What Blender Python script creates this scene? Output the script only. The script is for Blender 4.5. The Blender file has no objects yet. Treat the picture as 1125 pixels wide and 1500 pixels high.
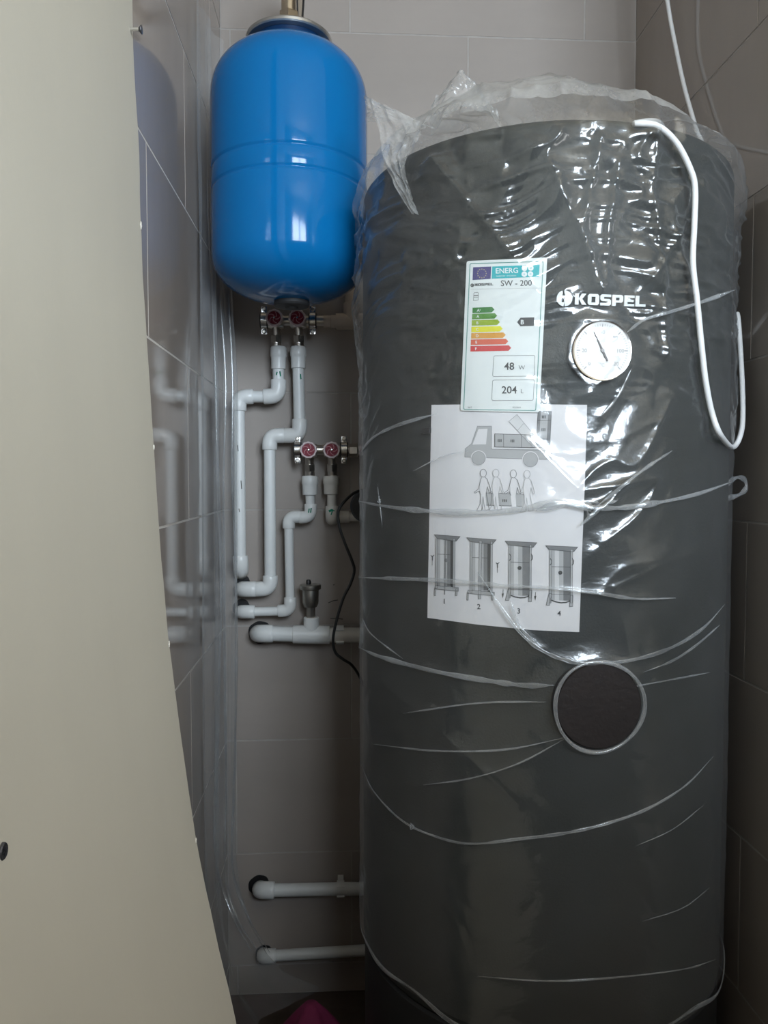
import bpy, bmesh, math, random
import numpy as np
from mathutils import Vector, Matrix
from mathutils.geometry import tessellate_polygon

random.seed(7)
SC = bpy.context.scene
COL = SC.collection

# ------------------------------------------------------------------ camera
F_PX, YAW, PITCH, EYE = 1127.0, math.radians(3.15), math.radians(2.54), 1.137
cam_d = bpy.data.cameras.new('camera')
cam = bpy.data.objects.new('camera', cam_d)
COL.objects.link(cam)
cam.location = (0, 0, EYE)
cam.rotation_euler = (math.pi / 2 - PITCH, 0, -YAW)
cam_d.sensor_fit = 'AUTO'
cam_d.sensor_width = 36.0
cam_d.lens = F_PX / 1500.0 * 36.0
cam_d.clip_start = 0.02
SC.camera = cam

# ------------------------------------------------------------------ world, lights, exposure
SC.view_settings.view_transform = 'Standard'
SC.view_settings.look = 'None'
SC.view_settings.gamma = 1.0
SC.view_settings.use_curve_mapping = False
SC.view_settings.exposure = 0.0
W = bpy.data.worlds.new('world')
SC.world = W
W.use_nodes = True
W.node_tree.nodes['Background'].inputs[0].default_value = (0.55, 0.72, 1.0, 1)
W.node_tree.nodes['Background'].inputs[1].default_value = 1.0
SC.cycles.transparent_max_bounces = 24
SC.cycles.max_bounces = 10
SC.cycles.sample_clamp_indirect = 6.0

FRONT_Y = -1.45          # wall with the window, behind the photographer
WIN = dict(x0=0.22, x1=1.28, z0=1.36, z1=2.38)
WIN2 = dict(x0=-1.75, x1=-1.25, z0=1.5, z1=2.35)


FILL_OPEN = dict(y0=0.17, y1=0.74, z0=0.55, z1=1.90)     # opening added in the right-hand wall, to brighten the boards


def window_light(w, name, power, color):
    d = bpy.data.lights.new(name, 'AREA')
    d.shape = 'RECTANGLE'
    d.size = w['x1'] - w['x0']
    d.size_y = w['z1'] - w['z0']
    d.energy = power
    d.color = color
    o = bpy.data.objects.new(name, d)
    COL.objects.link(o)
    o.location = ((w['x0'] + w['x1']) / 2, FRONT_Y - 0.10, (w['z0'] + w['z1']) / 2)
    o.rotation_euler = (math.pi / 2, 0, 0)
    return o


window_light(WIN, 'window_daylight', 112.0, (0.77, 0.89, 1.0))
window_light(WIN2, 'side_window_daylight', 5.0, (0.85, 0.93, 1.0))

d3 = bpy.data.lights.new('board_fill_light', 'AREA')  # warm fill light added for the boards, shining through the made-up opening
d3.shape = 'RECTANGLE'
d3.size, d3.size_y = FILL_OPEN['y1'] - FILL_OPEN['y0'], FILL_OPEN['z1'] - FILL_OPEN['z0']
d3.energy = 11.0
d3.color = (1.0, 0.93, 0.82)
o3 = bpy.data.objects.new('board_fill_light', d3)
COL.objects.link(o3)
o3.location = (1.75 + 0.08, (FILL_OPEN['y0'] + FILL_OPEN['y1']) / 2, (FILL_OPEN['z0'] + FILL_OPEN['z1']) / 2)
o3.rotation_euler = (math.pi / 2, 0, math.pi / 2)

# ------------------------------------------------------------------ geometry of the view, turned into points of the place
_fw = Vector((math.sin(YAW) * math.cos(PITCH), math.cos(YAW) * math.cos(PITCH), -math.sin(PITCH)))
_rt = Vector((math.cos(YAW), -math.sin(YAW), 0))
_up = _rt.cross(_fw)


def ray(px, py):
    return _fw + _rt * ((px - 562.5) / F_PX) - _up * ((py - 750.0) / F_PX)


def at(px, py, Y):
    d = ray(px, py)
    return d * (Y / d.y) + Vector((0, 0, EYE))


D = 1.66                 # back wall
XL, XR = -0.25, 0.632    # tiled side walls
CEIL = 2.55
TX, TY, TR = 0.3165, 1.230, 0.282   # axis and radius of the big tank
BX, BY, BR = -0.0875, 1.353, 0.133  # axis and radius of the blue vessel


def tank_pt(px, py, off=0.0):
    """point of the big tank's side, off metres proud of it"""
    r = TR + off
    d = ray(px, py)
    a = d.x * d.x + d.y * d.y
    b = -2 * (d.x * TX + d.y * TY)
    c = TX * TX + TY * TY - r * r
    q = b * b - 4 * a * c
    t = (-b - math.sqrt(max(q, 0))) / (2 * a)
    return d * t + Vector((0, 0, EYE))


# ------------------------------------------------------------------ materials
MATS = {}


def mat(name, color, rough=0.5, metal=0.0, vary=0.0, scale=8.0, stretch=(1, 1, 1), bump=0.0, bscale=60.0,
        spec=0.5, coat=0.0, random_tone=0.0, rough_vary=0.0):
    m = bpy.data.materials.new(name)
    m.use_nodes = True
    nt = m.node_tree
    b = nt.nodes['Principled BSDF']
    b.inputs['Base Color'].default_value = (*color, 1)
    b.inputs['Roughness'].default_value = rough
    b.inputs['Metallic'].default_value = metal
    b.inputs['Specular IOR Level'].default_value = spec
    b.inputs['Coat Weight'].default_value = coat
    tc = nt.nodes.new('ShaderNodeTexCoord')
    mp = nt.nodes.new('ShaderNodeMapping')
    mp.inputs['Scale'].default_value = stretch
    nt.links.new(tc.outputs['Object'], mp.inputs[0])
    if vary or random_tone:
        n = nt.nodes.new('ShaderNodeTexNoise')
        n.inputs['Scale'].default_value = scale
        n.inputs['Detail'].default_value = 6
        n.inputs['Roughness'].default_value = 0.6
        nt.links.new(mp.outputs[0], n.inputs['Vector'])
        mr = nt.nodes.new('ShaderNodeMapRange')
        mr.inputs['From Min'].default_value = 0.25
        mr.inputs['From Max'].default_value = 0.75
        mr.inputs['To Min'].default_value = 1 - vary
        mr.inputs['To Max'].default_value = 1 + vary
        nt.links.new(n.outputs['Fac'], mr.inputs['Value'])
        val = mr.outputs[0]
        if random_tone:
            oi = nt.nodes.new('ShaderNodeObjectInfo')
            m2 = nt.nodes.new('ShaderNodeMapRange')
            m2.inputs['To Min'].default_value = 1 - random_tone
            m2.inputs['To Max'].default_value = 1 + random_tone
            nt.links.new(oi.outputs['Random'], m2.inputs['Value'])
            mu = nt.nodes.new('ShaderNodeMath')
            mu.operation = 'MULTIPLY'
            nt.links.new(val, mu.inputs[0])
            nt.links.new(m2.outputs[0], mu.inputs[1])
            val = mu.outputs[0]
        sc = nt.nodes.new('ShaderNodeVectorMath')
        sc.operation = 'SCALE'
        sc.inputs[0].default_value = color
        nt.links.new(val, sc.inputs['Scale'])
        nt.links.new(sc.outputs[0], b.inputs['Base Color'])
    if bump:
        n2 = nt.nodes.new('ShaderNodeTexNoise')
        n2.inputs['Scale'].default_value = bscale
        n2.inputs['Detail'].default_value = 4
        nt.links.new(mp.outputs[0], n2.inputs['Vector'])
        bp = nt.nodes.new('ShaderNodeBump')
        bp.inputs['Strength'].default_value = bump
        bp.inputs['Distance'].default_value = 0.002
        nt.links.new(n2.outputs['Fac'], bp.inputs['Height'])
        nt.links.new(bp.outputs[0], b.inputs['Normal'])
    MATS[name] = m
    return m


def film_mat(name, haze=0.05, edge=0.25, gloss=1.0, rough=0.09, bump=0.25, tint=(0.9, 0.92, 0.95), bscale=45.0):
    """clear polythene: mostly see-through, Fresnel gloss, a little milky haze"""
    m = bpy.data.materials.new(name)
    m.use_nodes = True
    nt = m.node_tree
    nt.nodes.remove(nt.nodes['Principled BSDF'])
    out = nt.nodes['Material Output']
    tc = nt.nodes.new('ShaderNodeTexCoord')
    mp = nt.nodes.new('ShaderNodeMapping')
    mp.inputs['Scale'].default_value = (1, 1, 1.7)
    nt.links.new(tc.outputs['Object'], mp.inputs[0])
    n = nt.nodes.new('ShaderNodeTexNoise')
    n.inputs['Scale'].default_value = bscale
    n.inputs['Detail'].default_value = 5
    n.inputs['Distortion'].default_value = 0.6
    nt.links.new(mp.outputs[0], n.inputs['Vector'])
    bp = nt.nodes.new('ShaderNodeBump')
    bp.inputs['Strength'].default_value = bump
    bp.inputs['Distance'].default_value = 0.004
    nt.links.new(n.outputs['Fac'], bp.inputs['Height'])
    tr = nt.nodes.new('ShaderNodeBsdfTransparent')
    tr.inputs[0].default_value = (0.96, 0.97, 0.97, 1)
    df = nt.nodes.new('ShaderNodeBsdfDiffuse')
    df.inputs[0].default_value = (*tint, 1)
    tl = nt.nodes.new('ShaderNodeBsdfTranslucent')
    tl.inputs[0].default_value = (*tint, 1)
    mk = nt.nodes.new('ShaderNodeMixShader')
    mk.inputs[0].default_value = 0.35
    nt.links.new(df.outputs[0], mk.inputs[1])
    nt.links.new(tl.outputs[0], mk.inputs[2])
    gl = nt.nodes.new('ShaderNodeBsdfGlossy')
    gl.inputs['Roughness'].default_value = rough
    nt.links.new(bp.outputs[0], gl.inputs['Normal'])
    # haze: more film seen edge-on, patches of dust
    lw = nt.nodes.new('ShaderNodeLayerWeight')
    lw.inputs['Blend'].default_value = 0.25
    pw = nt.nodes.new('ShaderNodeMath')
    pw.operation = 'MULTIPLY'
    pw.inputs[1].default_value = edge
    nt.links.new(lw.outputs['Facing'], pw.inputs[0])
    n3 = nt.nodes.new('ShaderNodeTexNoise')
    n3.inputs['Scale'].default_value = 9.0
    n3.inputs['Detail'].default_value = 8
    n3.inputs['Roughness'].default_value = 0.7
    nt.links.new(tc.outputs['Object'], n3.inputs['Vector'])
    mr = nt.nodes.new('ShaderNodeMapRange')
    mr.inputs['From Min'].default_value = 0.35
    mr.inputs['From Max'].default_value = 0.75
    mr.inputs['To Min'].default_value = haze * 0.4
    mr.inputs['To Max'].default_value = haze * 2.4
    nt.links.new(n3.outputs['Fac'], mr.inputs['Value'])
    ad = nt.nodes.new('ShaderNodeMath')
    ad.operation = 'ADD'
    ad.use_clamp = True
    nt.links.new(pw.outputs[0], ad.inputs[0])
    nt.links.new(mr.outputs[0], ad.inputs[1])
    m1 = nt.nodes.new('ShaderNodeMixShader')
    nt.links.new(ad.outputs[0], m1.inputs[0])
    nt.links.new(tr.outputs[0], m1.inputs[1])
    nt.links.new(mk.outputs[0], m1.inputs[2])
    # Fresnel by Schlick, alike from both sides of the thin film
    geo = nt.nodes.new('ShaderNodeNewGeometry')
    dot = nt.nodes.new('ShaderNodeVectorMath')
    dot.operation = 'DOT_PRODUCT'
    nt.links.new(geo.outputs['Incoming'], dot.inputs[0])
    nt.links.new(bp.outputs[0], dot.inputs[1])

    def mth(op, a, b=None, c=None):
        q = nt.nodes.new('ShaderNodeMath')
        q.operation = op
        for k, v in enumerate((a, b, c)):
            if v is None:
                continue
            if isinstance(v, (int, float)):
                q.inputs[k].default_value = v
            else:
                nt.links.new(v, q.inputs[k])
        return q
    ab = mth('ABSOLUTE', dot.outputs['Value'])
    inv = mth('SUBTRACT', 1.0, ab.outputs[0])
    p5 = mth('POWER', inv.outputs[0], 5.0)
    fm = mth('MULTIPLY_ADD', p5.outputs[0], 0.55, 0.042 * gloss)
    fm.use_clamp = True
    g2 = nt.nodes.new('ShaderNodeBsdfGlossy')
    g2.inputs['Roughness'].default_value = min(0.6, rough * 3.2)
    nt.links.new(bp.outputs[0], g2.inputs['Normal'])
    gm = nt.nodes.new('ShaderNodeMixShader')
    gm.inputs[0].default_value = 0.55
    nt.links.new(gl.outputs[0], gm.inputs[1])
    nt.links.new(g2.outputs[0], gm.inputs[2])
    m2 = nt.nodes.new('ShaderNodeMixShader')
    nt.links.new(fm.outputs[0], m2.inputs[0])
    nt.links.new(m1.outputs[0], m2.inputs[1])
    nt.links.new(gm.outputs[0], m2.inputs[2])
    nt.links.new(m2.outputs[0], out.inputs[0])
    MATS[name] = m
    return m


M_TILE = mat('greige_tile', (0.345, 0.302, 0.27), 0.06, vary=0.10, scale=5.0, stretch=(1, 1, 0.35), random_tone=0.035, spec=0.8)
M_TILE_B = mat('greige_back_tile', (0.338, 0.297, 0.268), 0.42, vary=0.09, scale=5.0, stretch=(0.35, 1, 1), random_tone=0.035, spec=0.35)
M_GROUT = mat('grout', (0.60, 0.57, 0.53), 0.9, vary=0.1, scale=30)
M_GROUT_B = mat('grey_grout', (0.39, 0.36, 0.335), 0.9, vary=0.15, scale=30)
M_FLOOR = mat('dirty_floor', (0.085, 0.06, 0.045), 0.7, vary=0.35, scale=14, bump=0.4, bscale=70)
M_PLASTER = mat('room_plaster', (0.42, 0.365, 0.295), 0.9, vary=0.04, scale=4, bump=0.1)
M_CEIL = mat('cream_ceiling', (0.56, 0.45, 0.31), 0.9, vary=0.04, scale=4)
M_SHADE_SCREEN = mat('dark_shade_screen', (0.07, 0.05, 0.035), 0.6, vary=0.2, scale=6, stretch=(1, 1, 8))  # for the added screen, dark to cut bounce onto the tank
M_FLOOR2 = MATS['dirty_floor']
M_BOARD = mat('board_face', (0.485, 0.463, 0.395), 0.62, vary=0.035, scale=5.0, stretch=(1, 1, 0.4), bump=0.08, bscale=220, spec=0.3)
M_BOARD_CORE = mat('board_core', (0.80, 0.77, 0.70), 0.9, vary=0.08, scale=60, bump=0.3)
M_SCREW = mat('dark_screw', (0.10, 0.10, 0.11), 0.35, metal=0.8)
M_STEEL = mat('bright_steel', (0.72, 0.71, 0.69), 0.25, metal=1.0)
M_NICKEL = mat('nickel', (0.62, 0.58, 0.53), 0.3, metal=1.0, vary=0.08, scale=60)
M_VENT = mat('vent_nickel', (0.42, 0.40, 0.36), 0.38, metal=1.0, vary=0.1, scale=60)
M_BRASS = mat('nickel_fitting', (0.74, 0.66, 0.54), 0.25, metal=1.0)
M_FLANGE = mat('flange_steel', (0.55, 0.54, 0.52), 0.35, metal=0.9, vary=0.1, scale=30)
M_BLUE = mat('blue_enamel', (0.003, 0.140, 0.385), 0.09, vary=0.02, scale=4, spec=0.3)
M_BLUE_DK = mat('blue_groove', (0.003, 0.025, 0.08), 0.3)
M_BLACK = mat('black_plastic', (0.012, 0.012, 0.013), 0.4)
M_RUBBER = mat('black_rubber', (0.015, 0.015, 0.016), 0.65)
M_PPR = mat('white_pipe', (0.72, 0.73, 0.72), 0.38, vary=0.03, scale=30)
M_PPR_F = mat('white_fitting', (0.76, 0.765, 0.75), 0.33, vary=0.02, scale=30)
M_PPR_SHADE = mat('shade_tinted_pipe', (0.66, 0.63, 0.58), 0.45, vary=0.04, scale=30)  # white pipe, brownish shade beside the tank put into its colour
M_FITTING_SHADE = mat('shade_tinted_fitting', (0.50, 0.42, 0.35), 0.45, vary=0.06, scale=30)  # white fitting, tinted with the brown shade behind the tank
M_INK_G = mat('green_marker', (0.0, 0.26, 0.15), 0.6)
M_PENCIL = mat('pencil_mark', (0.08, 0.075, 0.07), 0.8)
M_RED = mat('red_handwheel', (0.22, 0.008, 0.028), 0.55)
M_RIM = mat('pale_wheel_rim', (0.74, 0.60, 0.61), 0.4)
M_VANE = mat('pink_wheel_vane', (0.62, 0.30, 0.33), 0.5)
M_JACKET = mat('grey_jacket', (0.021, 0.0245, 0.023), 0.6, vary=0.08, scale=10, bump=0.25, bscale=350)
M_LID = mat('grey_lid', (0.035, 0.037, 0.038), 0.6, vary=0.08, scale=10)
M_BASE = mat('black_base', (0.012, 0.012, 0.013), 0.6)
M_FOAM = mat('dark_brown_cover', (0.011, 0.006, 0.005), 0.6, vary=0.25, scale=40, bump=0.3, bscale=120)
M_SEAM = mat('jacket_seam', (0.022, 0.024, 0.025), 0.6)
M_WHITE = mat('white_lettering', (0.86, 0.88, 0.88), 0.45)
M_DIAL = mat('dial_white', (0.70, 0.69, 0.67), 0.5)
M_CHROME = mat('chrome_bezel', (0.80, 0.78, 0.75), 0.14, metal=1.0)
M_NEEDLE = mat('needle_grey', (0.12, 0.11, 0.11), 0.5)
M_DIALINK = mat('dial_ink', (0.36, 0.35, 0.35), 0.6)
M_PAPER = mat('white_paper', (0.80, 0.775, 0.785), 0.8, vary=0.015, scale=8)
M_LABEL = mat('label_white', (0.82, 0.845, 0.83), 0.4)
M_TEAL = mat('teal_ink', (0.02, 0.44, 0.48), 0.5)
M_GREENLINE = mat('label_border_ink', (0.08, 0.30, 0.26), 0.5)
M_NAVY = mat('flag_ink', (0.055, 0.045, 0.19), 0.5)
M_INK = mat('dark_ink', (0.055, 0.055, 0.06), 0.6)
M_INK2 = mat('grey_ink', (0.20, 0.20, 0.20), 0.6)
M_G1 = mat('print_light_grey', (0.47, 0.465, 0.47), 0.8)
M_G2 = mat('print_mid_grey', (0.22, 0.22, 0.225), 0.8)
M_G3 = mat('print_dark_grey', (0.065, 0.065, 0.065), 0.8)
M_STAR = mat('star_ink', (0.45, 0.38, 0.22), 0.5)
ARROWS = [(0.03, 0.20, 0.035), (0.10, 0.28, 0.05), (0.32, 0.44, 0.03), (0.78, 0.72, 0.02), (0.74, 0.36, 0.07),
          (0.70, 0.13, 0.07), (0.64, 0.055, 0.06)]
M_ARROW = [mat('arrow_ink_%d' % i, c, 0.5) for i, c in enumerate(ARROWS)]
M_CABLE = mat('white_cable', (0.80, 0.80, 0.80), 0.4)
M_CABLE_B = mat('black_cable', (0.012, 0.012, 0.012), 0.45)
M_PINK = mat('magenta_cloth', (0.17, 0.012, 0.060), 0.85, vary=0.12, scale=25, bump=0.3, bscale=300)
M_FRAME = mat('window_frame_white', (0.75, 0.75, 0.74), 0.4)
M_FILM = film_mat('clear_film', haze=0.017, edge=0.14, gloss=2.5, rough=0.075, bump=0.14, bscale=70.0)
M_FOLD = film_mat('gathered_film', haze=0.11, edge=0.36, gloss=2.6, rough=0.09, bump=0.25)
M_TUFT = film_mat('loose_film', haze=0.17, edge=0.34, gloss=1.3, rough=0.13, bump=0.1, tint=(0.92, 0.90, 0.87))
M_TOP = film_mat('bagged_film_top', haze=0.19, edge=0.20, gloss=1.3, rough=0.14, bump=0.12, tint=(0.92, 0.90, 0.87))
M_SHEET = film_mat('hanging_film', haze=0.085, edge=0.30, gloss=1.8, rough=0.08, bump=0.05)
M_SHEETF = film_mat('hanging_film_fold', haze=0.16, edge=0.35, gloss=5.0, rough=0.05, bump=0.05)


# ------------------------------------------------------------------ builders
def link(name, me, m, parent=None, smooth=False, kind=None):
    o = bpy.data.objects.new(name, me)
    COL.objects.link(o)
    if m is not None and not me.materials:
        me.materials.append(m)
    if parent is not None:
        o.parent = parent
        o.matrix_parent_inverse = parent.matrix_world.inverted()
    if smooth:
        for p in me.polygons:
            p.use_smooth = True
    if kind:
        o['kind'] = kind
    return o


def obj(name, bm, m, parent=None, smooth=False, kind=None, sharp=35):
    bmesh.ops.recalc_face_normals(bm, faces=bm.faces[:])
    me = bpy.data.meshes.new(name)
    bm.to_mesh(me)
    bm.free()
    o = link(name, me, m, parent, smooth, kind)
    if smooth and sharp:
        me.set_sharp_from_angle(angle=math.radians(sharp))
    return o


def thing(name, label, cat, loc, group=None):
    o = bpy.data.objects.new(name, None)
    COL.objects.link(o)
    o.empty_display_size = 0.05
    o.location = loc
    bpy.context.view_layer.update()
    tag(o, label, cat, group)
    return o


def tag(o, label, cat, group=None):
    o['label'] = label
    o['category'] = cat
    if group:
        o['group'] = group
    return o


def box(bm, c, s, bevel=0.0, rot=None):
    r = bmesh.ops.create_cube(bm, size=1.0)
    vs = r['verts']
    bmesh.ops.scale(bm, vec=s, verts=vs)
    if bevel:
        es = list({e for v in vs for e in v.link_edges})
        rb = bmesh.ops.bevel(bm, geom=es, offset=bevel, segments=2, affect='EDGES', profile=0.6)
        vs = list({v for f in rb['faces'] for v in f.verts} | {v for v in vs if v.is_valid})
    if rot is not None:
        bmesh.ops.transform(bm, matrix=rot.to_4x4(), verts=vs)
    bmesh.ops.translate(bm, vec=c, verts=vs)
    return bm


def frame_for(t, ref=None):
    t = t.normalized()
    if ref is None:
        ref = Vector((0, 0, 1)) if abs(t.z) < 0.9 else Vector((0, 1, 0))
    n = (ref - t * ref.dot(t)).normalized()
    return n, t.cross(n)


def tube(bm, pts, r, n=16, caps=True, flat=None):
    """sweep a circle (or an ellipse, flat = second radius factor) along points; r a number or a list"""
    pts = [Vector(p) for p in pts]
    k = len(pts)
    rs = r if isinstance(r, (list, tuple)) else [r] * k
    rings = []
    prev = None
    for i, p in enumerate(pts):
        t = (pts[min(i + 1, k - 1)] - pts[max(i - 1, 0)])
        if t.length < 1e-9:
            t = Vector((0, 0, 1))
        t.normalize()
        nn, bb = frame_for(t, prev)
        prev = nn
        ring = []
        for j in range(n):
            a = 2 * math.pi * j / n
            ring.append(bm.verts.new(p + nn * (rs[i] * math.cos(a)) + bb * (rs[i] * math.sin(a) * (flat or 1))))
        rings.append(ring)
    for a, b in zip(rings, rings[1:]):
        for j in range(n):
            bm.faces.new((a[j], a[(j + 1) % n], b[(j + 1) % n], b[j]))
    if caps:
        bm.faces.new(rings[0][::-1])
        bm.faces.new(rings[-1])
    return bm


def fillet(pts, rad, n=6):
    pts = [Vector(p) for p in pts]
    out = [pts[0]]
    for i in range(1, len(pts) - 1):
        a, p, b = pts[i - 1], pts[i], pts[i + 1]
        u, v = (a - p).normalized(), (b - p).normalized()
        h = min(rad, (a - p).length * 0.95, (b - p).length * 0.95)
        s, e = p + u * h, p + v * h
        for j in range(n + 1):
            t = j / n
            out.append(s * (1 - t) ** 2 + p * (2 * t * (1 - t)) + e * t ** 2)
    out.append(pts[-1])
    return out


def catmull(pts, n=8):
    pts = [Vector(p) for p in pts]
    P = [pts[0] * 2 - pts[1]] + pts + [pts[-1] * 2 - pts[-2]]
    out = []
    for i in range(1, len(P) - 2):
        a, b, c, d = P[i - 1], P[i], P[i + 1], P[i + 2]
        for j in range(n):
            t = j / n
            out.append(0.5 * ((2 * b) + (c - a) * t + (2 * a - 5 * b + 4 * c - d) * t * t + (3 * b - a - 3 * c + d) * t ** 3))
    out.append(pts[-1])
    return out


def lathe(bm, prof, origin, axis=(0, 0, 1), n=32, ripple=None):
    """prof: list of (radius, height along axis)"""
    axis = Vector(axis).normalized()
    nn, bb = frame_for(axis)
    origin = Vector(origin)
    rings = []
    for r, h in prof:
        if r < 1e-6:
            rings.append([bm.verts.new(origin + axis * h)])
        else:
            ring = []
            for j in range(n):
                a = 2 * math.pi * j / n
                rr = r * (ripple(a, r) if ripple else 1)
                ring.append(bm.verts.new(origin + axis * h + nn * (rr * math.cos(a)) + bb * (rr * math.sin(a))))
            rings.append(ring)
    for a, b in zip(rings, rings[1:]):
        if len(a) == 1 and len(b) == 1:
            continue
        for j in range(n):
            if len(a) == 1:
                bm.faces.new((a[0], b[(j + 1) % n], b[j]))
            elif len(b) == 1:
                bm.faces.new((a[j], a[(j + 1) % n], b[0]))
            else:
                bm.faces.new((a[j], a[(j + 1) % n], b[(j + 1) % n], b[j]))
    return bm


def NB():
    return bmesh.new()


def _hash(ix, iy, seed):
    h = (ix.astype(np.int64) * 374761393 + iy.astype(np.int64) * 668265263 + seed * 982451653) & 0x7fffffff
    h = (h ^ (h >> 13)) * 1274126177 & 0x7fffffff
    h = h ^ (h >> 16)
    return (h & 0xffff) / 65535.0


def vnoise(x, y, seed=0):
    ix, iy = np.floor(x), np.floor(y)
    fx, fy = x - ix, y - iy
    fx, fy = fx * fx * fx * (fx * (fx * 6 - 15) + 10), fy * fy * fy * (fy * (fy * 6 - 15) + 10)
    a, b = _hash(ix, iy, seed), _hash(ix + 1, iy, seed)
    c, d = _hash(ix, iy + 1, seed), _hash(ix + 1, iy + 1, seed)
    return (a * (1 - fx) + b * fx) * (1 - fy) + (c * (1 - fx) + d * fx) * fy


def ridged(x, y, seed=0, p=2.0):
    return (1 - np.abs(2 * vnoise(x, y, seed) - 1)) ** p


def grid_mesh(name, P):
    """P: (rows, cols, 3) array to a quad mesh"""
    r, c, _ = P.shape
    me = bpy.data.meshes.new(name)
    idx = np.arange(r * c).reshape(r, c)
    q = np.stack([idx[:-1, :-1], idx[:-1, 1:], idx[1:, 1:], idx[1:, :-1]], -1).reshape(-1, 4)
    me.vertices.add(r * c)
    me.vertices.foreach_set('co', P.reshape(-1).astype(np.float32))
    me.loops.add(q.size)
    me.loops.foreach_set('vertex_index', q.reshape(-1).astype(np.int32))
    me.polygons.add(len(q))
    me.polygons.foreach_set('loop_start', (np.arange(len(q)) * 4).astype(np.int32))
    me.polygons.foreach_set('loop_total', np.full(len(q), 4, np.int32))
    me.polygons.foreach_set('use_smooth', np.ones(len(q), bool))
    me.update(calc_edges=True)
    me.validate()
    return me


# ------------------------------------------------------------------ the room
def struct(name, bm, m, parent=None):
    return obj(name, bm, m, parent, kind=None if parent else 'structure')


def slab(name, lo, hi, m):
    bm = NB()
    lo, hi = Vector(lo), Vector(hi)
    box(bm, (lo + hi) / 2, hi - lo)
    return struct(name, bm, m)


XO0, XO1 = -2.1, 1.75
slab('floor', (XO0, FRONT_Y, -0.06), (XO1, D + 0.06, 0.0), M_FLOOR)
slab('ceiling', (XO0, FRONT_Y, CEIL), (XO1, D + 0.06, CEIL + 0.06), M_CEIL)
GT = 0.0006                                   # how far a tile stands proud of its grout
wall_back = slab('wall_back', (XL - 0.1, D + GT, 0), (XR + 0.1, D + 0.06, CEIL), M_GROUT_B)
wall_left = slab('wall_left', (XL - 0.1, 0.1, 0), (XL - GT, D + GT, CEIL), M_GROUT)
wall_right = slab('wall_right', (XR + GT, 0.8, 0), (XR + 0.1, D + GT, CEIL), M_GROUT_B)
slab('wall_outer_left', (XO0 - 0.06, FRONT_Y, 0), (XO0, 0.1, CEIL), M_PLASTER)
bm = NB()
for y0, y1, z0, z1 in ((FRONT_Y, FILL_OPEN['y0'], 0, CEIL), (FILL_OPEN['y1'], 0.8, 0, CEIL), (FILL_OPEN['y0'], FILL_OPEN['y1'], 0, FILL_OPEN['z0']), (FILL_OPEN['y0'], FILL_OPEN['y1'], FILL_OPEN['z1'], CEIL)):
    box(bm, (XO1 + 0.03, (y0 + y1) / 2, (z0 + z1) / 2), (0.06, y1 - y0, z1 - z0))
struct('wall_outer_right', bm, M_PLASTER)
slab('wall_return_left', (XO0, 0.1, 0), (XL - 0.1, 0.16, CEIL), M_PLASTER)
slab('wall_return_right', (XR + 0.1, 0.8, 0), (XO1, 0.86, CEIL), M_PLASTER)
# wall with the windows: solid pieces around the openings
bm = NB()


def wbox(x0, x1, z0, z1):
    box(bm, ((x0 + x1) / 2, FRONT_Y - 0.04, (z0 + z1) / 2), (x1 - x0, 0.08, z1 - z0))


wbox(XO0, WIN2['x0'], 0, CEIL)
wbox(WIN2['x0'], WIN2['x1'], 0, WIN2['z0'])
wbox(WIN2['x0'], WIN2['x1'], WIN2['z1'], CEIL)
wbox(WIN2['x1'], WIN['x0'], 0, CEIL)
wbox(WIN['x0'], WIN['x1'], 0, WIN['z0'])
wbox(WIN['x0'], WIN['x1'], WIN['z1'], CEIL)
wbox(WIN['x1'], XO1, 0, CEIL)
struct('wall_front', bm, M_PLASTER)
for k, w in ((1, WIN), (2, WIN2)):
    bm = NB()
    y, t = FRONT_Y - 0.03, 0.045
    for x in (w['x0'] + t / 2, w['x1'] - t / 2) + (((w['x0'] + w['x1']) / 2,) if k == 1 else ()):
        box(bm, (x, y, (w['z0'] + w['z1']) / 2), (t, 0.05, w['z1'] - w['z0']))
    for z in (w['z0'] + t / 2, w['z1'] - t / 2):
        box(bm, ((w['x0'] + w['x1']) / 2, y, z), (w['x1'] - w['x0'], 0.05, t))
    struct('window_%d' % k, bm, M_FRAME)
bm = NB()
for y in (FILL_OPEN['y0'] + 0.02, FILL_OPEN['y1'] - 0.02):
    box(bm, (XO1 + 0.03, y, (FILL_OPEN['z0'] + FILL_OPEN['z1']) / 2), (0.05, 0.04, FILL_OPEN['z1'] - FILL_OPEN['z0']))
for z in (FILL_OPEN['z0'] + 0.02, FILL_OPEN['z1'] - 0.02):
    box(bm, (XO1 + 0.03, (FILL_OPEN['y0'] + FILL_OPEN['y1']) / 2, z), (0.05, FILL_OPEN['y1'] - FILL_OPEN['y0'], 0.04))
struct('window_3', bm, M_FRAME)  # frame of the added, unseen fill opening
# unseen half-height screen, added to shade the lower niche from the window
bm = NB()
box(bm, (0.25, -0.36, 0.665), (2.6, 0.1, 1.33), bevel=0.004)
struct('wall_shade_added', bm, M_SHADE_SCREEN)

# tiles 50 x 25 cm in running bond, each a piece of its wall
ROW0 = 1.319 - 0.2505 * 5                     # lowest joint seen from the floor up
ROWS = [0.0] + [ROW0 + 0.2505 * k for k in range(0, 12)]
ROWS = [z for z in ROWS if z < CEIL - 0.01] + [CEIL]
TCACHE = {}


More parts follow.
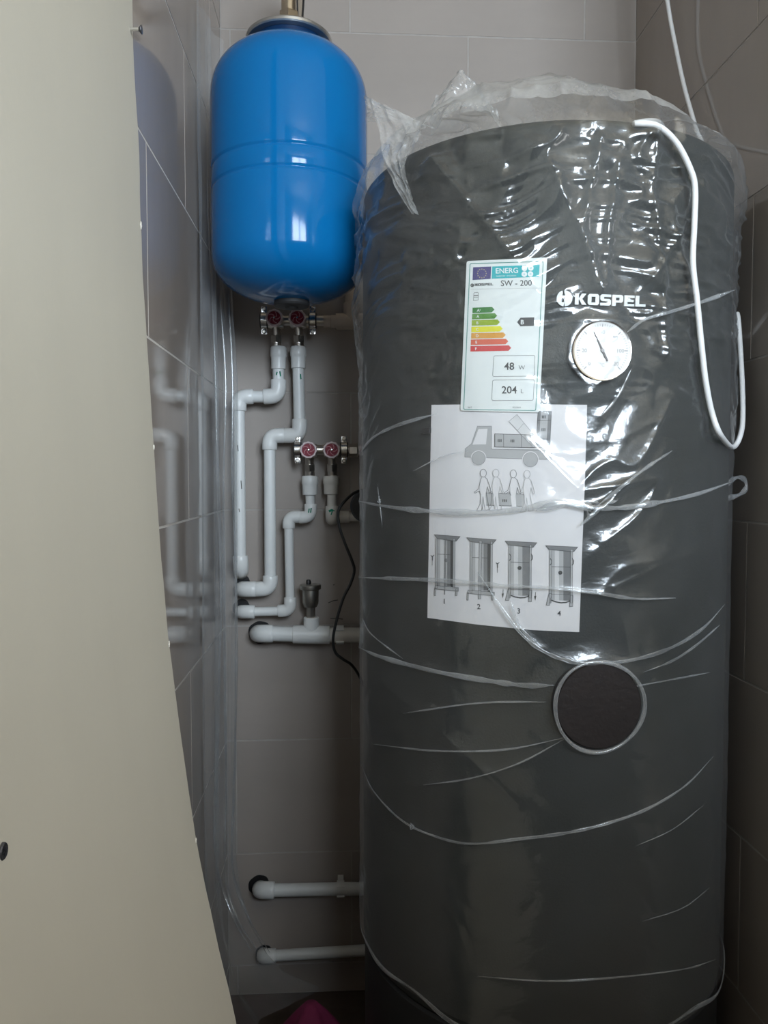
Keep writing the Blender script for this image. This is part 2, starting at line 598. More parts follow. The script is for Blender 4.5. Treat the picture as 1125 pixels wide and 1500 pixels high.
def tile_mesh(w, h):
    key = (round(w, 4), round(h, 4))
    if key not in TCACHE:
        b2 = NB()
        g = 0.0032
        t = 0.008
        vs = []
        e = 0.0004
        x, z = w / 2 - g / 2, h / 2 - g / 2
        front = [b2.verts.new((sx * (x - e), 0, sz * (z - e))) for sx, sz in ((-1, -1), (1, -1), (1, 1), (-1, 1))]
        mid = [b2.verts.new((sx * x, e, sz * z)) for sx, sz in ((-1, -1), (1, -1), (1, 1), (-1, 1))]
        back = [b2.verts.new((sx * x, t, sz * z)) for sx, sz in ((-1, -1), (1, -1), (1, 1), (-1, 1))]
        b2.faces.new(front)
        for a, b in ((front, mid), (mid, back)):
            for j in range(4):
                b2.faces.new((a[j], a[(j + 1) % 4], b[(j + 1) % 4], b[j]))
        bmesh.ops.recalc_face_normals(b2, faces=b2.faces[:])
        me = bpy.data.meshes.new('tile')
        b2.to_mesh(me)
        b2.free()
        TCACHE[key] = me
    return TCACHE[key]


def lay_tiles(wall, axis, start, stop, joint, m, place, rot):
    for i, (z0, z1) in enumerate(zip(ROWS, ROWS[1:])):
        if z1 - z0 < 0.02:
            continue
        off = joint + (0.25 if i % 2 == 0 else 0.0)
        js = [off + 0.5 * k for k in range(-8, 9)]
        cuts = [start] + [j for j in js if start + 0.01 < j < stop - 0.01] + [stop]
        for a, b in zip(cuts, cuts[1:]):
            me = tile_mesh(b - a, z1 - z0)
            key = me.name + m.name
            if key not in TCACHE:
                mm = me.copy() if me.materials else me
                mm.materials.clear()
                mm.materials.append(m)
                TCACHE[key] = mm
            o = bpy.data.objects.new('tile', TCACHE[key])
            COL.objects.link(o)
            o.parent = wall
            o.location = place((a + b) / 2, (z0 + z1) / 2)
            # laid by hand: a hair of tilt and level from tile to tile
            o.rotation_euler = (random.uniform(-1, 1) * 0.0006, 0, rot + random.uniform(-1, 1) * 0.0006)
            o.location += Vector((math.sin(rot), -math.cos(rot), 0)) * random.uniform(-0.0001, 0.0002)


lay_tiles(wall_back, 'x', XL, XR, 0.02, M_TILE_B, lambda u, z: Vector((u, D, z)), 0)
lay_tiles(wall_left, 'y', 0.1, D, 1.275, M_TILE, lambda u, z: Vector((XL, u, z)), math.pi / 2)
lay_tiles(wall_right, 'y', 0.8, D, 0.915, M_TILE, lambda u, z: Vector((XR, u, z)), -math.pi / 2)

# pencil marks left on the back wall
for pts in (((488, 857), (490, 856)), ((481, 883), (488, 880), (495, 879)), ((484, 906), (494, 906), (502, 907))):
    bm = NB()
    tube(bm, [at(x, y, D - 0.0006) for x, y in pts], 0.0009, n=6)
    obj('pencil_mark', bm, M_PENCIL, wall_back)

# ------------------------------------------------------------------ plasterboard sheets on the left
EDGE = [(195, 60), (199, 160), (204, 260), (209, 400), (214, 480), (225, 650), (234, 790), (246, 930), (260, 1040),
        (275, 1150), (287, 1230), (301, 1300), (322, 1395), (345, 1490)]
BOARD_Y1, BOARD_SEAM = 0.80, 0.345
_ep = sorted((at(x, y, BOARD_Y1).z, at(x, y, BOARD_Y1).x) for x, y in EDGE)
_ez = np.array([p[0] for p in _ep])
_ex = np.array([p[1] for p in _ep])
_ez = np.concatenate([[0.0, 0.28], _ez, [2.0, 2.5]])
_ex = np.concatenate([[-0.055, -0.078], _ex, [_ex[-1] - 0.004, _ex[-1] - 0.006]])


def board_x(y, z):
    e = float(np.interp(z, _ez, _ex))
    return e + (BOARD_Y1 - y) * 0.045


def sheet(name, y0, y1, label, ragged):
    t = 0.0095
    zs = np.linspace(0.004, 2.45, 120)
    ys = np.linspace(y0, y1, 8)
    bm = NB()
    F, B = [], []
    for z in zs:
        rf, rb = [], []
        for j, y in enumerate(ys):
            yy = y
            if ragged and j == len(ys) - 1:
                yy += 0.0012 * (vnoise(np.array([z * 40.0]), np.array([1.5]), 3)[0] - 0.5) * 2
                if abs(z - 1.475) < 0.05:
                    yy += 0.006 * max(0.0, 1 - abs(z - 1.475) / 0.05)
            x = board_x(y, z) + (0.0 if ragged else 0.0011)
            rf.append(bm.verts.new((x, yy, z)))
            rb.append(bm.verts.new((x - t, yy, z)))
        F.append(rf)
        B.append(rb)
    core = []
    n = len(ys)
    for i in range(len(zs) - 1):
        for j in range(n - 1):
            bm.faces.new((F[i][j], F[i][j + 1], F[i + 1][j + 1], F[i + 1][j]))
            bm.faces.new((B[i][j], B[i + 1][j], B[i + 1][j + 1], B[i][j + 1]))
        for j in (0, n - 1):
            core.append(bm.faces.new((F[i][j], B[i][j], B[i + 1][j], F[i + 1][j])))
    for i in (0, len(zs) - 1):
        for j in range(n - 1):
            core.append(bm.faces.new((F[i][j], F[i][j + 1], B[i][j + 1], B[i][j])))
    for f in core:
        f.material_index = 1
    o = obj(name, bm, M_BOARD, None, smooth=True)
    o.data.materials.append(M_BOARD_CORE)
    tag(o, label, 'board')
    return o


board = sheet('plasterboard_sheet', BOARD_SEAM + 0.0003, BOARD_Y1, 'tall cream plasterboard sheet with chipped bowed edge along the left wall', True)
board2 = sheet('plasterboard_sheet', -0.12, BOARD_SEAM - 0.0003, 'second cream plasterboard sheet, a sliver below the screw at the lower left', False)


def board_hit(px, py):
    d = ray(px, py)
    lo, hi = 0.2, 0.9
    for _ in range(60):
        mid = (lo + hi) / 2
        p = d * (mid / d.y) + Vector((0, 0, EYE))
        if p.x > board_x(p.y, p.z):
            lo = mid
        else:
            hi = mid
    return p


# screw driven home, its head in the face
p = board_hit(4, 1247)
bm = NB()
lathe(bm, [(0, 0.0003), (0.0012, 0.0006), (0.0036, 0.0010), (0.0041, 0.0005), (0.0042, -0.002)], p, (1, 0, 0), 20)
box(bm, p + Vector((0.0011, 0, 0)), (0.0004, 0.0008, 0.005))
box(bm, p + Vector((0.0011, 0, 0)), (0.0004, 0.005, 0.0008))
obj('screw', bm, M_SCREW, board)['label'] = 'dark screw head sunk in the face'
# screw standing out of the top corner
p = at(193, 43, BOARD_Y1 - 0.012)
p.x = board_x(p.y, p.z)
L = at(207, 43, BOARD_Y1 - 0.012).x - p.x
bm = NB()
tube(bm, [p + Vector((-0.006, 0, 0)), p + Vector((L, 0, 0))], 0.0018, 10)
s = obj('screw', bm, M_STEEL, board, smooth=True)
s['label'] = 'screw standing out near the top of the sheet'
bm = NB()
lathe(bm, [(0.0018, -0.0025), (0.0042, 0.0), (0.0040, 0.0006), (0, 0.001)], p + Vector((L, 0, 0)), (1, 0, 0), 18)
obj('screw_head', bm, M_SCREW, s)
# torn paper tongue and chips on the edge
for (px, py, w, h) in ((206, 330, 0.004, 0.012), (221, 655, 0.003, 0.008), (243, 944, 0.003, 0.010), (281, 1231, 0.003, 0.008)):
    p = at(px, py, BOARD_Y1 - 0.004)
    p.x = board_x(p.y, p.z) + 0.0008
    bm = NB()
    r = bmesh.ops.create_icosphere(bm, subdivisions=2, radius=1.0)
    for v in bm.verts:
        k = 1 + 0.35 * math.sin(v.co.z * 5 + px) * math.cos(v.co.y * 4)
        v.co = Vector((v.co.x * 0.0006 * k, v.co.y * w * 0.6 * k, v.co.z * h * 0.35 * k)) + p
    obj('chipped_paper', bm, M_BOARD_CORE, board, smooth=True)

# ------------------------------------------------------------------ blue expansion vessel
ves = thing('expansion_vessel', 'blue enamelled expansion vessel hanging high in the left corner', 'expansion vessel', (BX, BY, 1.435))
ZB, ZT = 1.440, 1.871


def dome(h, r0, steep=2.4, n=14):
    """quarter superellipse from (r0,0) up to (0,h)"""
    out = []
    for i in range(n + 1):
        a = math.pi / 2 * i / n
        out.append((r0 * math.cos(a) ** (2 / steep), h * math.sin(a) ** (2 / steep)))
    return out


hb, ht = 0.080, 0.098
prof = [(r, ZB + hb - z) for r, z in dome(hb, BR, 2.3)][::-1]
z1, z2 = 1.622, 1.655
prof += [(BR, z1 - 0.05), (BR, z1 - 0.006), (BR - 0.0004, z1 - 0.0035), (BR - 0.0024, z1 - 0.0016), (BR - 0.0026, z1), (BR - 0.0008, z1 + 0.0022),
         (BR - 0.0002, z1 + 0.004), (BR - 0.0002, z2 - 0.004), (BR - 0.0008, z2 - 0.0022), (BR - 0.0026, z2), (BR - 0.0024, z2 + 0.0016),
         (BR - 0.0004, z2 + 0.0035), (BR, z2 + 0.006), (BR, z2 + 0.05)]
prof += [(r, ZT - ht + z) for r, z in dome(ht, BR, 2.3)]
bm = NB()
lathe(bm, prof, (BX, BY, 0), (0, 0, 1), 96)
obj('shell', bm, M_BLUE, ves, smooth=True, sharp=70)
bm = NB()
lathe(bm, [(0.030, ZB + 0.004), (0.031, ZB - 0.004), (0.029, ZB - 0.007), (0.012, ZB - 0.008), (0.010, ZB - 0.011), (0, ZB - 0.012)], (BX + 0.002, BY, 0), (0, 0, 1), 28)
obj('valve_cap', bm, M_RUBBER, ves, smooth=True)['label'] = 'black valve cap underneath'
bm = NB()
lathe(bm, [(0.060, ZT - 0.012), (0.060, ZT + 0.004), (0, ZT + 0.004)], (BX, BY, 0), (0, 0, 1), 40)
obj('neck', bm, M_BLUE_DK, ves, smooth=True)
bm = NB()
zf = ZT + 0.004
lathe(bm, [(0, zf), (0.071, zf), (0.073, zf + 0.002), (0.073, zf + 0.006), (0.070, zf + 0.009), (0.05, zf + 0.012), (0.02, zf + 0.016), (0, zf + 0.016)], (BX, BY, 0), (0, 0, 1), 48)
flange = obj('flange', bm, M_FLANGE, ves, smooth=True)
for k in range(6):
    a = k * math.pi / 3 + 0.3
    bm = NB()
    lathe(bm, [(0.006, 0), (0.006, 0.005), (0, 0.005)], (BX + 0.056 * math.cos(a), BY + 0.056 * math.sin(a), zf + 0.009), (0, 0, 1), 6)
    obj('bolt', bm, M_STEEL, flange)
bm = NB()
lathe(bm, [(0.011, 0), (0.011, 0.018), (0.0, 0.018)], (BX, BY, zf + 0.014), (0, 0, 1), 24)
obj('threaded_stub', bm, M_BRASS, ves, smooth=True)
bm = NB()
lathe(bm, [(0.0, 0), (0.0165, 0), (0.0175, 0.002), (0.0175, 0.026), (0.0165, 0.028), (0, 0.028)], (BX, BY, zf + 0.024), (0, 0, 1), 6)
obj('union_nut', bm, M_BRASS, ves)
bm = NB()
zt = zf + 0.05
tube(bm, fillet([(BX, BY, zt), (BX, BY, zt + 0.16), (BX, D + 0.001, zt + 0.16)], 0.03), 0.013, 20)
obj('connection_pipe', bm, M_BRASS, ves, smooth=True)
bm = NB()
tube(bm, fillet([(BX + 0.022, BY + 0.01, zt), (BX + 0.026, BY + 0.012, zt + 0.05), (BX + 0.01, BY + 0.05, zt + 0.09), (BX, D, zt + 0.12)], 0.03), 0.0018, 8)
obj('wire', bm, M_BLACK, ves, smooth=True)

# ------------------------------------------------------------------ pipes on the back wall
PY = 1.614                                    # the plane the pipes run in


def P(px, py, Y=PY):
    return at(px, py, Y)


def pipe(parent, a, b, r, m=M_PPR):
    bm = NB()
    tube(bm, [a, b], r, 20)
    return obj('pipe', bm, m, parent, smooth=True)


def elbow(parent, pts, r, m=M_PPR_F, rad=None):
    """push-weld elbow: thick socket round a bend, a collar at each mouth"""
    bm = NB()
    path = fillet(pts, rad or r * 1.15, 8)
    # step out to the full socket radius just inside each mouth
    d0 = (path[1] - path[0]).normalized()
    d1 = (path[-2] - path[-1]).normalized()
    full = [path[0], path[0] + d0 * r * 0.10] + path[1:-1] + [path[-1] + d1 * r * 0.10, path[-1]]
    rs = [r * 0.93, r] + [r] * (len(path) - 2) + [r, r * 0.93]
    tube(bm, full, rs, 22)
    return obj('elbow', bm, m, parent, smooth=True, sharp=50)


def lathe_between(parent, name, a, b, prof, m, n=24, sharp=35):
    """prof: (radius, fraction from a to b)"""
    a, b = Vector(a), Vector(b)
    L = (b - a).length
    bm = NB()
    lathe(bm, [(r, f * L) for r, f in prof], a, b - a, n)
    return obj(name, bm, m, parent, smooth=n > 8, sharp=sharp)


def mark(parent, pts, name='green_mark', r=0.0026):
    bm = NB()
    tube(bm, pts, r, 6, flat=0.5)
    return obj(name, bm, M_INK_G, parent)


def adapter(parent, px, y0, y1, r, m=M_PPR_F):
    a, b = P(px, y0), P(px, y1)
    o = lathe_between(parent, 'threaded_adapter', a, b, [(0, 0), (r * 0.9, 0), (r * 1.0, 0.06), (r * 1.02, 0.4), (r * 0.95, 0.46), (r * 0.92, 0.52), (r * 0.9, 0.98), (r * 0.84, 1), (0, 1)], m, 28)
    return o


R25, R20, R32 = 0.0122, 0.0096, 0.0158
S25, S20, S32 = 0.0157, 0.0130, 0.0190
WALL = D + 0.004


def hole(px, py, r):
    """rough black disc on the tile, standing in for the dark of the hole round a pipe"""
    bm = NB()
    p = at(px, py, D)
    lathe(bm, [(r * 0.99, -0.0012), (r, -0.0004), (r, 0.0015), (0, 0.0015)], (p.x, D, p.z), (0, -1, 0), 28, ripple=lambda a, q: 1 + 0.03 * math.sin(3 * a + px) + 0.02 * math.sin(7 * a))
    o = obj('pipe_hole_disc', bm, M_BLACK, wall_back)  # nothing is cut: the hole's darkness is the disc's black colour
    return o


hole(356, 853, 0.015)
hole(354, 890, 0.0185)
hole(381, 926, 0.0245)
hole(380, 1297, 0.0235)
hole(387, 1396, 0.0185)

G = 'white plastic water pipes along the back wall'
# A: from the upper left valve, out to the left and down
t = thing('water_pipe', 'long white pipe from the upper left red valve, leftmost vertical run on the wall', 'pipe', P(350, 700), G)
ad = adapter(t, 408, 508, 541, 0.0166)
pp = pipe(t, P(408, 539), P(408, 562), R25)
mark(pp, [P(406, 545, PY - R25), P(405, 549, PY - R25 - .0003)])
mark(pp, [P(410, 544, PY - R25), P(411, 551, PY - R25 - .0003)])
elbow(t, [P(408, 556), P(408, 580), P(386, 581)], S25 * 1.02)
pipe(t, P(389, 581), P(369, 581), R25)
elbow(t, [P(371, 581), P(350, 581), P(350, 602)], S25)
pipe(t, P(350, 598), P(352, 820), R25)
for sx, sy, sl in ((348, 652, 9), (353, 704, 12), (350, 745, 5)):
    bm = NB()
    tube(bm, [P(sx, sy, PY - R25 * .97), P(sx + 1, sy + sl, PY - R25 * .97)], 0.0009, 6)
    obj('scuff', bm, M_PENCIL, t)
elbow(t, [P(352, 814), P(353, 834), at(353, 838, WALL)], S25 * 1.02)
# B
t = thing('water_pipe', 'white pipe from the upper right red valve, second vertical run from the left', 'pipe', P(395, 750), G)
adapter(t, 437, 508, 540, 0.0166)
pp = pipe(t, P(437, 538), P(439, 625), R25)
mark(pp, [P(440, 548, PY - R25), P(441, 555, PY - R25 - .0003)])
elbow(t, [P(439, 614), P(439, 638), P(416, 638)], S25)
pipe(t, P(420, 638), P(406, 638), S25 * 0.88)
elbow(t, [P(417, 638), P(395, 638), P(395, 659)], S25)
pipe(t, P(395, 655), P(396, 850), R25)
elbow(t, [P(396, 843), P(396, 862), P(374, 863)], S25)
pipe(t, P(376, 863), P(370, 863), S25 * 0.88)
elbow(t, [P(375, 863), P(355, 863), at(355, 863, WALL)], S25 * 1.04, rad=0.019)
# C
t = thing('water_pipe', 'thinner white pipe from the lower left red valve, third vertical run from the left', 'pipe', P(424, 820), G)
adapter(t, 454, 697, 725, 0.0170)
pipe(t, P(454, 724), P(455, 745), R20)
ee = elbow(t, [P(455, 738), P(455, 757), P(438, 758)], S20)
mark(ee, [P(453, 745, PY - S20), P(452, 751, PY - S20 - .0003)])
mark(ee, [P(456, 744, PY - S20), P(455, 751, PY - S20 - .0003)])
pipe(t, P(440, 757), P(434, 757), S20 * 0.9)
elbow(t, [P(440, 757), P(423, 757), P(423, 774)], S20)
pipe(t, P(423, 771), P(425, 880), R20)
elbow(t, [P(425, 875), P(425, 894), P(407, 895)], S20)
pipe(t, P(410, 895), P(370, 896), R20)
elbow(t, [P(373, 896), P(354, 896), at(354, 896, WALL)], S20 * 1.1, rad=0.016)
# D
t = thing('water_pipe', 'short white pipe under the lower right red valve, turning right behind the tank', 'pipe', P(486, 740), G)
adapter(t, 485, 697, 724, 0.0166, M_PPR_SHADE)
pipe(t, P(486, 723), P(486, 745), R20, M_PPR_SHADE)
ee = elbow(t, [P(486, 741), P(486, 760), at(487, 761, 1.645)], S20, M_PPR_SHADE)
mark(ee, [P(482, 749, PY - S20 * .9), P(486, 747, PY - S20), P(490, 748, PY - S20 * .8)])
mark(ee, [P(487, 748, PY - S20), P(485, 754, PY - S20)])
elbow(t, [at(487, 757, 1.640), at(500, 757, 1.640), at(512, 757, 1.640)], S20, M_PPR_SHADE)
pipe(t, at(508, 757, 1.640), at(580, 757, 1.640), R20, M_PPR_SHADE)
# E
t = thing('water_pipe', 'thick white pipe with a tee that carries the air vent', 'pipe', P(440, 928), G)
E_Y = 1.606


def PE(x, y):
    return at(x, y, E_Y)


elbow(t, [PE(400, 928), PE(380, 928), at(378, 928, WALL)], S32 * 0.98, rad=0.024)
pipe(t, PE(396, 928), PE(432, 929), R32)
bm = NB()
tube(bm, [PE(429, 929), PE(430, 929), PE(482, 930), PE(483, 930)], [S32 * .94, S32, S32, S32 * .94], 26)
tube(bm, [PE(456, 926), PE(456, 905), PE(456, 904)], [S20 * 1.25, S20 * 1.25, S20 * 1.15], 22)
obj('tee', bm, M_PPR_F, t, smooth=True)
pipe(t, PE(480, 930), PE(600, 931), R32, M_PPR_SHADE)


def pipe_clip(parent, px, py, Y, r):
    bm = NB()
    p = at(px, py, Y)
    n = 14
    pts = []
    for i in range(n + 1):
        a = math.radians(-35 + 250 * i / n) + math.pi
        pts.append((p.y + r * 1.12 * math.sin(a + math.pi / 2 * 0), p.z + r * 1.12 * math.cos(a)))
    w = 0.008
    # C-shaped saddle open to the front, closed towards the wall
    inner, outer = [], []
    for i in range(n + 1):
        a = math.radians(-140 + 280 * i / n)      # 0 points at the wall
        cy, cz = math.cos(a), math.sin(a)
        inner.append((p.y + cy * r * 1.02, p.z + cz * r * 1.02))
        outer.append((p.y + cy * r * 1.26, p.z + cz * r * 1.26))
    for sgn_a, sgn_b in (((-w), w),):
        A = [[bm.verts.new((p.x + s, y, z)) for (y, z) in prof_] for s in (sgn_a, sgn_b) for prof_ in (inner, outer)]
        i0, o0, i1, o1 = A
        for k in range(n):
            bm.faces.new((o0[k], o0[k + 1], o1[k + 1], o1[k]))
            bm.faces.new((i0[k], i1[k], i1[k + 1], i0[k + 1]))
            bm.faces.new((o0[k], i0[k], i0[k + 1], o0[k + 1]))
            bm.faces.new((o1[k], o1[k + 1], i1[k + 1], i1[k]))
        for k in (0, n):
            bm.faces.new((o0[k], o1[k], i1[k], i0[k]))
    box(bm, (p.x, (p.y + r * 1.2 + D) / 2, p.z), (w * 1.6, max(D - p.y - r * 1.2, 0.004), r * 1.0))
    o = obj('pipe_clip', bm, M_PPR_F, parent)
    return o


pipe_clip(t, 498, 930, E_Y, R32)
# F, G
t = thing('water_pipe', 'white pipe low on the wall, level, held by a clip', 'pipe', P(440, 1302), G)
elbow(t, [P(402, 1304), P(382, 1304), at(381, 1302, WALL)], S25 * 1.12, rad=0.02)
pipe(t, P(399, 1304), P(610, 1300), R25 * 1.10)
pipe_clip(t, 499, 1302, PY, R25 * 1.1)
t = thing('water_pipe', 'lowest white pipe, rising slightly towards the tank', 'pipe', P(440, 1397), G)
elbow(t, [P(404, 1400), P(386, 1401), at(386, 1398, WALL)], S25 * 0.95, rad=0.018)
pipe(t, P(401, 1400), P(600, 1388), R25 * 0.95)

# automatic air vent on the tee
av = thing('air_vent', 'nickel automatic air vent with black cap standing on the thick pipe tee', 'air vent', PE(456, 905))
VA = PE(455, 905)


def VZ(py):
    return PE(455, py).z - VA.z


ax = VA
bm = NB()
lathe(bm, [(0, VZ(905)), (0.0095, VZ(905)), (0.0095, VZ(889)), (0, VZ(889))], ax, (0, 0, 1), 8)
obj('threaded_neck', bm, M_NICKEL, av)
bm = NB()
lathe(bm, [(0, VZ(889)), (0.013, VZ(889)), (0.0165, VZ(884)), (0.0172, VZ(870)), (0.0172, VZ(864)), (0.0215, VZ(863)), (0.0222, VZ(861)), (0.0222, VZ(857)), (0.0205, VZ(856)), (0, VZ(855.5))], ax, (0, 0, 1), 36)
obj('body', bm, M_VENT, av, smooth=True)
bm = NB()
lathe(bm, [(0, VZ(857)), (0.0046, VZ(857)), (0.0052, VZ(855)), (0.0052, VZ(851)), (0.0036, VZ(849)), (0, VZ(848.5))], ax + Vector((-0.004, 0, 0)), (0, 0, 1), 14)
obj('cap', bm, M_BLACK, av, smooth=True)


# ------------------------------------------------------------------ manifolds with red handwheels
def handwheel(parent, p, r=0.0172):
    """scalloped wheel facing the room, swirl of vanes, nickel screw"""
    sc = lambda a, q: 1 + (0.035 * math.cos(11 * a) if q > r * 0.8 else 0)
    bm = NB()
    lathe(bm, [(0, 0), (r * 0.9, 0), (r, 0.002), (r, 0.008), (r * 0.94, 0.0105), (r * 0.80, 0.0105), (r * 0.76, 0.008), (0, 0.008)], p, (0, -1, 0), 66, ripple=sc)
    rim = obj('handwheel', bm, M_RIM, parent, smooth=True)
    bm = NB()
    lathe(bm, [(0, 0), (r * 0.755, 0), (r * 0.74, 0.0018), (0, 0.0022)], p + Vector((0, -0.0078, 0)), (0, -1, 0), 32)
    obj('wheel_face', bm, M_RED, rim, smooth=True)['label'] = 'dark red face'
    for k in range(5):
        a0 = 2 * math.pi * k / 5 + 0.4
        bm = NB()
        pts = []
        for i in range(6):
            q = 0.22 + 0.46 * i / 5
            a = a0 + 1.0 * i / 5
            pts.append(p + Vector((r * q * math.cos(a), -0.0100, r * q * math.sin(a))))
        tube(bm, pts, 0.0008, 6)
        obj('vane', bm, M_VANE, rim, smooth=True)
    bm = NB()
    lathe(bm, [(0.0024, 0), (0.0024, 0.0012), (0.0016, 0.002), (0, 0.0022)], p + Vector((0, -0.0098, 0)), (0, -1, 0), 12)
    obj('screw', bm, M_STEEL, rim, smooth=True)
    return rim


def clamp(parent, p, r, up=True):
    """rubber-lined pipe clamp screwed to the wall"""
    bm = NB()
    w = 0.008
    lathe(bm, [(r, -w), (r + 0.0045, -w), (r + 0.0045, w), (r, w), (r, -w)], p, (1, 0, 0), 28)
    lin = obj('clamp_lining', bm, M_RUBBER, parent, smooth=True)
    bm = NB()
    q = r + 0.0046
    lathe(bm, [(q, -w * .72), (q + 0.0016, -w * .72), (q + 0.0016, w * .72), (q, w * .72), (q, -w * .72)], p, (1, 0, 0), 28)
    for s in (1, -1):
        box(bm, p + Vector((0, -0.003, s * (q + 0.0060))), (0.0115, 0.0018, 0.0125), bevel=0.0006)
    # stud to the wall
    box(bm, Vector((p.x, (p.y + q + D) / 2, p.z)), (0.007, D - p.y - q + 0.002, 0.007))
    band = obj('clamp_band', bm, M_STEEL, lin, smooth=True)
    for s in (1, -1):
        bm = NB()
        lathe(bm, [(0.0045, 0), (0.0045, 0.002), (0.003, 0.0035), (0, 0.0036)], p + Vector((0, -0.0040, s * (q + 0.0070))), (0, -1, 0), 12)
        obj('clamp_screw', bm, M_NICKEL, lin, smooth=True)


def manifold(label, wheels, clamps, bar, ybar, y_out, y_end, m_bar):
    MY = 1.606
    t = thing('manifold', label, 'manifold', at(wheels[0], ybar, MY), 'valve manifolds')
    bm = NB()
    tube(bm, [at(bar[0], ybar, MY), at(bar[1], ybar, MY)], 0.0105, 22)
    obj('bar', bm, m_bar, t, smooth=True)
    for wx in wheels:
        p = at(wx, ybar + 1, MY)
        bm = NB()
        lathe(bm, [(0, -0.016), (0.0135, -0.016), (0.0148, -0.010), (0.0148, 0.010), (0.0135, 0.016), (0, 0.016)], p, (1, 0, 0), 24)
        tube(bm, [p, p + Vector((0, -0.030, 0))], 0.0075, 16)
        obj('valve_body', bm, m_bar, t, smooth=True)
        handwheel(t, p + Vector((0, -0.030, 0)))
        # outlet: spigot, hexagon nut, threaded end
        a, b = at(wx, ybar + 8, MY), P(wx + 1, y_end + 1)
        L = lambda f: a.lerp(b, f)
        lathe_between(t, 'outlet', L(0.0), L(0.55), [(0, 0), (0.0088, 0), (0.0088, 0.75), (0.0105, 0.8), (0.0105, 1), (0, 1)], M_NICKEL, 20)
        lathe_between(t, 'union_nut', L(0.40), L(0.74), [(0, 0), (0.0112, 0), (0.0118, 0.1), (0.0118, 0.9), (0.0112, 1), (0, 1)], M_NICKEL, 6)
        lathe_between(t, 'threaded_end', L(0.72), L(1.0), [(0, 0), (0.0098, 0), (0.0104, 0.2), (0.0098, 0.4), (0.0104, 0.6), (0.0098, 0.8), (0.0104, 1), (0, 1)], M_NICKEL, 18)
    for cx in clamps:
        clamp(t, at(cx, ybar, MY), 0.0112)
    return t, MY


t, MY = manifold('upper valve manifold in the shadow under the blue vessel, two red handwheels', (404, 437), (387, 458), (384, 478), 470, 490, 508, M_NICKEL)
bm = NB()
tube(bm, [at(474, 471, MY), at(484, 471, MY)], 0.0128, 20)
obj('end_cap', bm, M_FITTING_SHADE, t, smooth=True)
t, MY = manifold('lower valve manifold in plain view beside the tank, two red handwheels', (453, 486), (436, 504), (432, 512), 659, 678, 697, M_NICKEL)
lathe_between(t, 'end_nut', at(511, 660, MY), at(524, 660, MY), [(0, 0), (0.0125, 0), (0.0135, 0.08), (0.0135, 0.92), (0.0125, 1), (0, 1)], M_NICKEL, 6)
bm = NB()
tube(bm, [at(522, 660, MY), at(575, 660, MY)], 0.010, 20)
obj('supply_pipe', bm, M_PPR_SHADE, t, smooth=True)

# pipe tee with the brownish shade put into its colour, between the vessel and the tank
t = thing('pipe_tee', 'pipe tee tinted beige for the shadow between the blue vessel and the grey tank', 'pipe fitting', at(510, 470, 1.60))
bm = NB()
tube(bm, [at(484, 471, 1.606), at(485, 471, 1.606), at(494, 471, 1.606)], [0.0118, 0.0132, 0.0132], 22)
tube(bm, [at(492, 471, 1.606), at(536, 471, 1.606)], 0.0165, 22)
tube(bm, [at(515, 471, 1.606), at(515, 445, 1.606), at(515, 444, 1.606)], [0.0165, 0.0165, 0.015], 22)
obj('tee', bm, M_FITTING_SHADE, t, smooth=True)
pipe(t, at(515, 446, 1.606), at(517, 330, 1.606), 0.0125, M_FITTING_SHADE)
pipe(t, at(533, 471, 1.606), at(600, 471, 1.606), 0.0125, M_FITTING_SHADE)

# black round fitting half hidden behind the tank
t = thing('pump', 'black round pump half hidden behind the left edge of the tank', 'pump', at(534, 742, 1.53))
bm = NB()
c = at(538, 741, 1.52)
lathe(bm, [(0, -0.02), (0.030, -0.02), (0.034, -0.016), (0.034, 0.012), (0.030, 0.017), (0.012, 0.018), (0.011, 0.02), (0, 0.02)], c, (0, -1, 0), 32)
obj('housing', bm, M_BLACK, t, smooth=True)
bm = NB()
box(bm, c + Vector((0, 0.075, 0)), (0.03, 0.13, 0.03), bevel=0.004)
obj('wall_bracket', bm, M_BLACK, t)

# black cable looping out from behind the tank
pts = [at(545, 716, 1.50), at(523, 720, 1.47), at(507, 732, 1.45), at(496, 748, 1.44), at(497, 770, 1.43), at(505, 795, 1.425), at(515, 820, 1.42), at(519, 836, 1.42),
       at(513, 856, 1.42), at(503, 876, 1.42), at(494, 905, 1.42), at(488, 935, 1.42), at(491, 955, 1.425), at(503, 966, 1.43), at(515, 974, 1.44), at(526, 990, 1.46), at(540, 1020, 1.50), at(556, 1060, 1.52)]
bm = NB()
tube(bm, catmull(pts, 6), 0.0027, 10)
tag(obj('black_cable', bm, M_CABLE_B, None, smooth=True), 'thin black cable bulging out from behind the left side of the tank', 'cable')

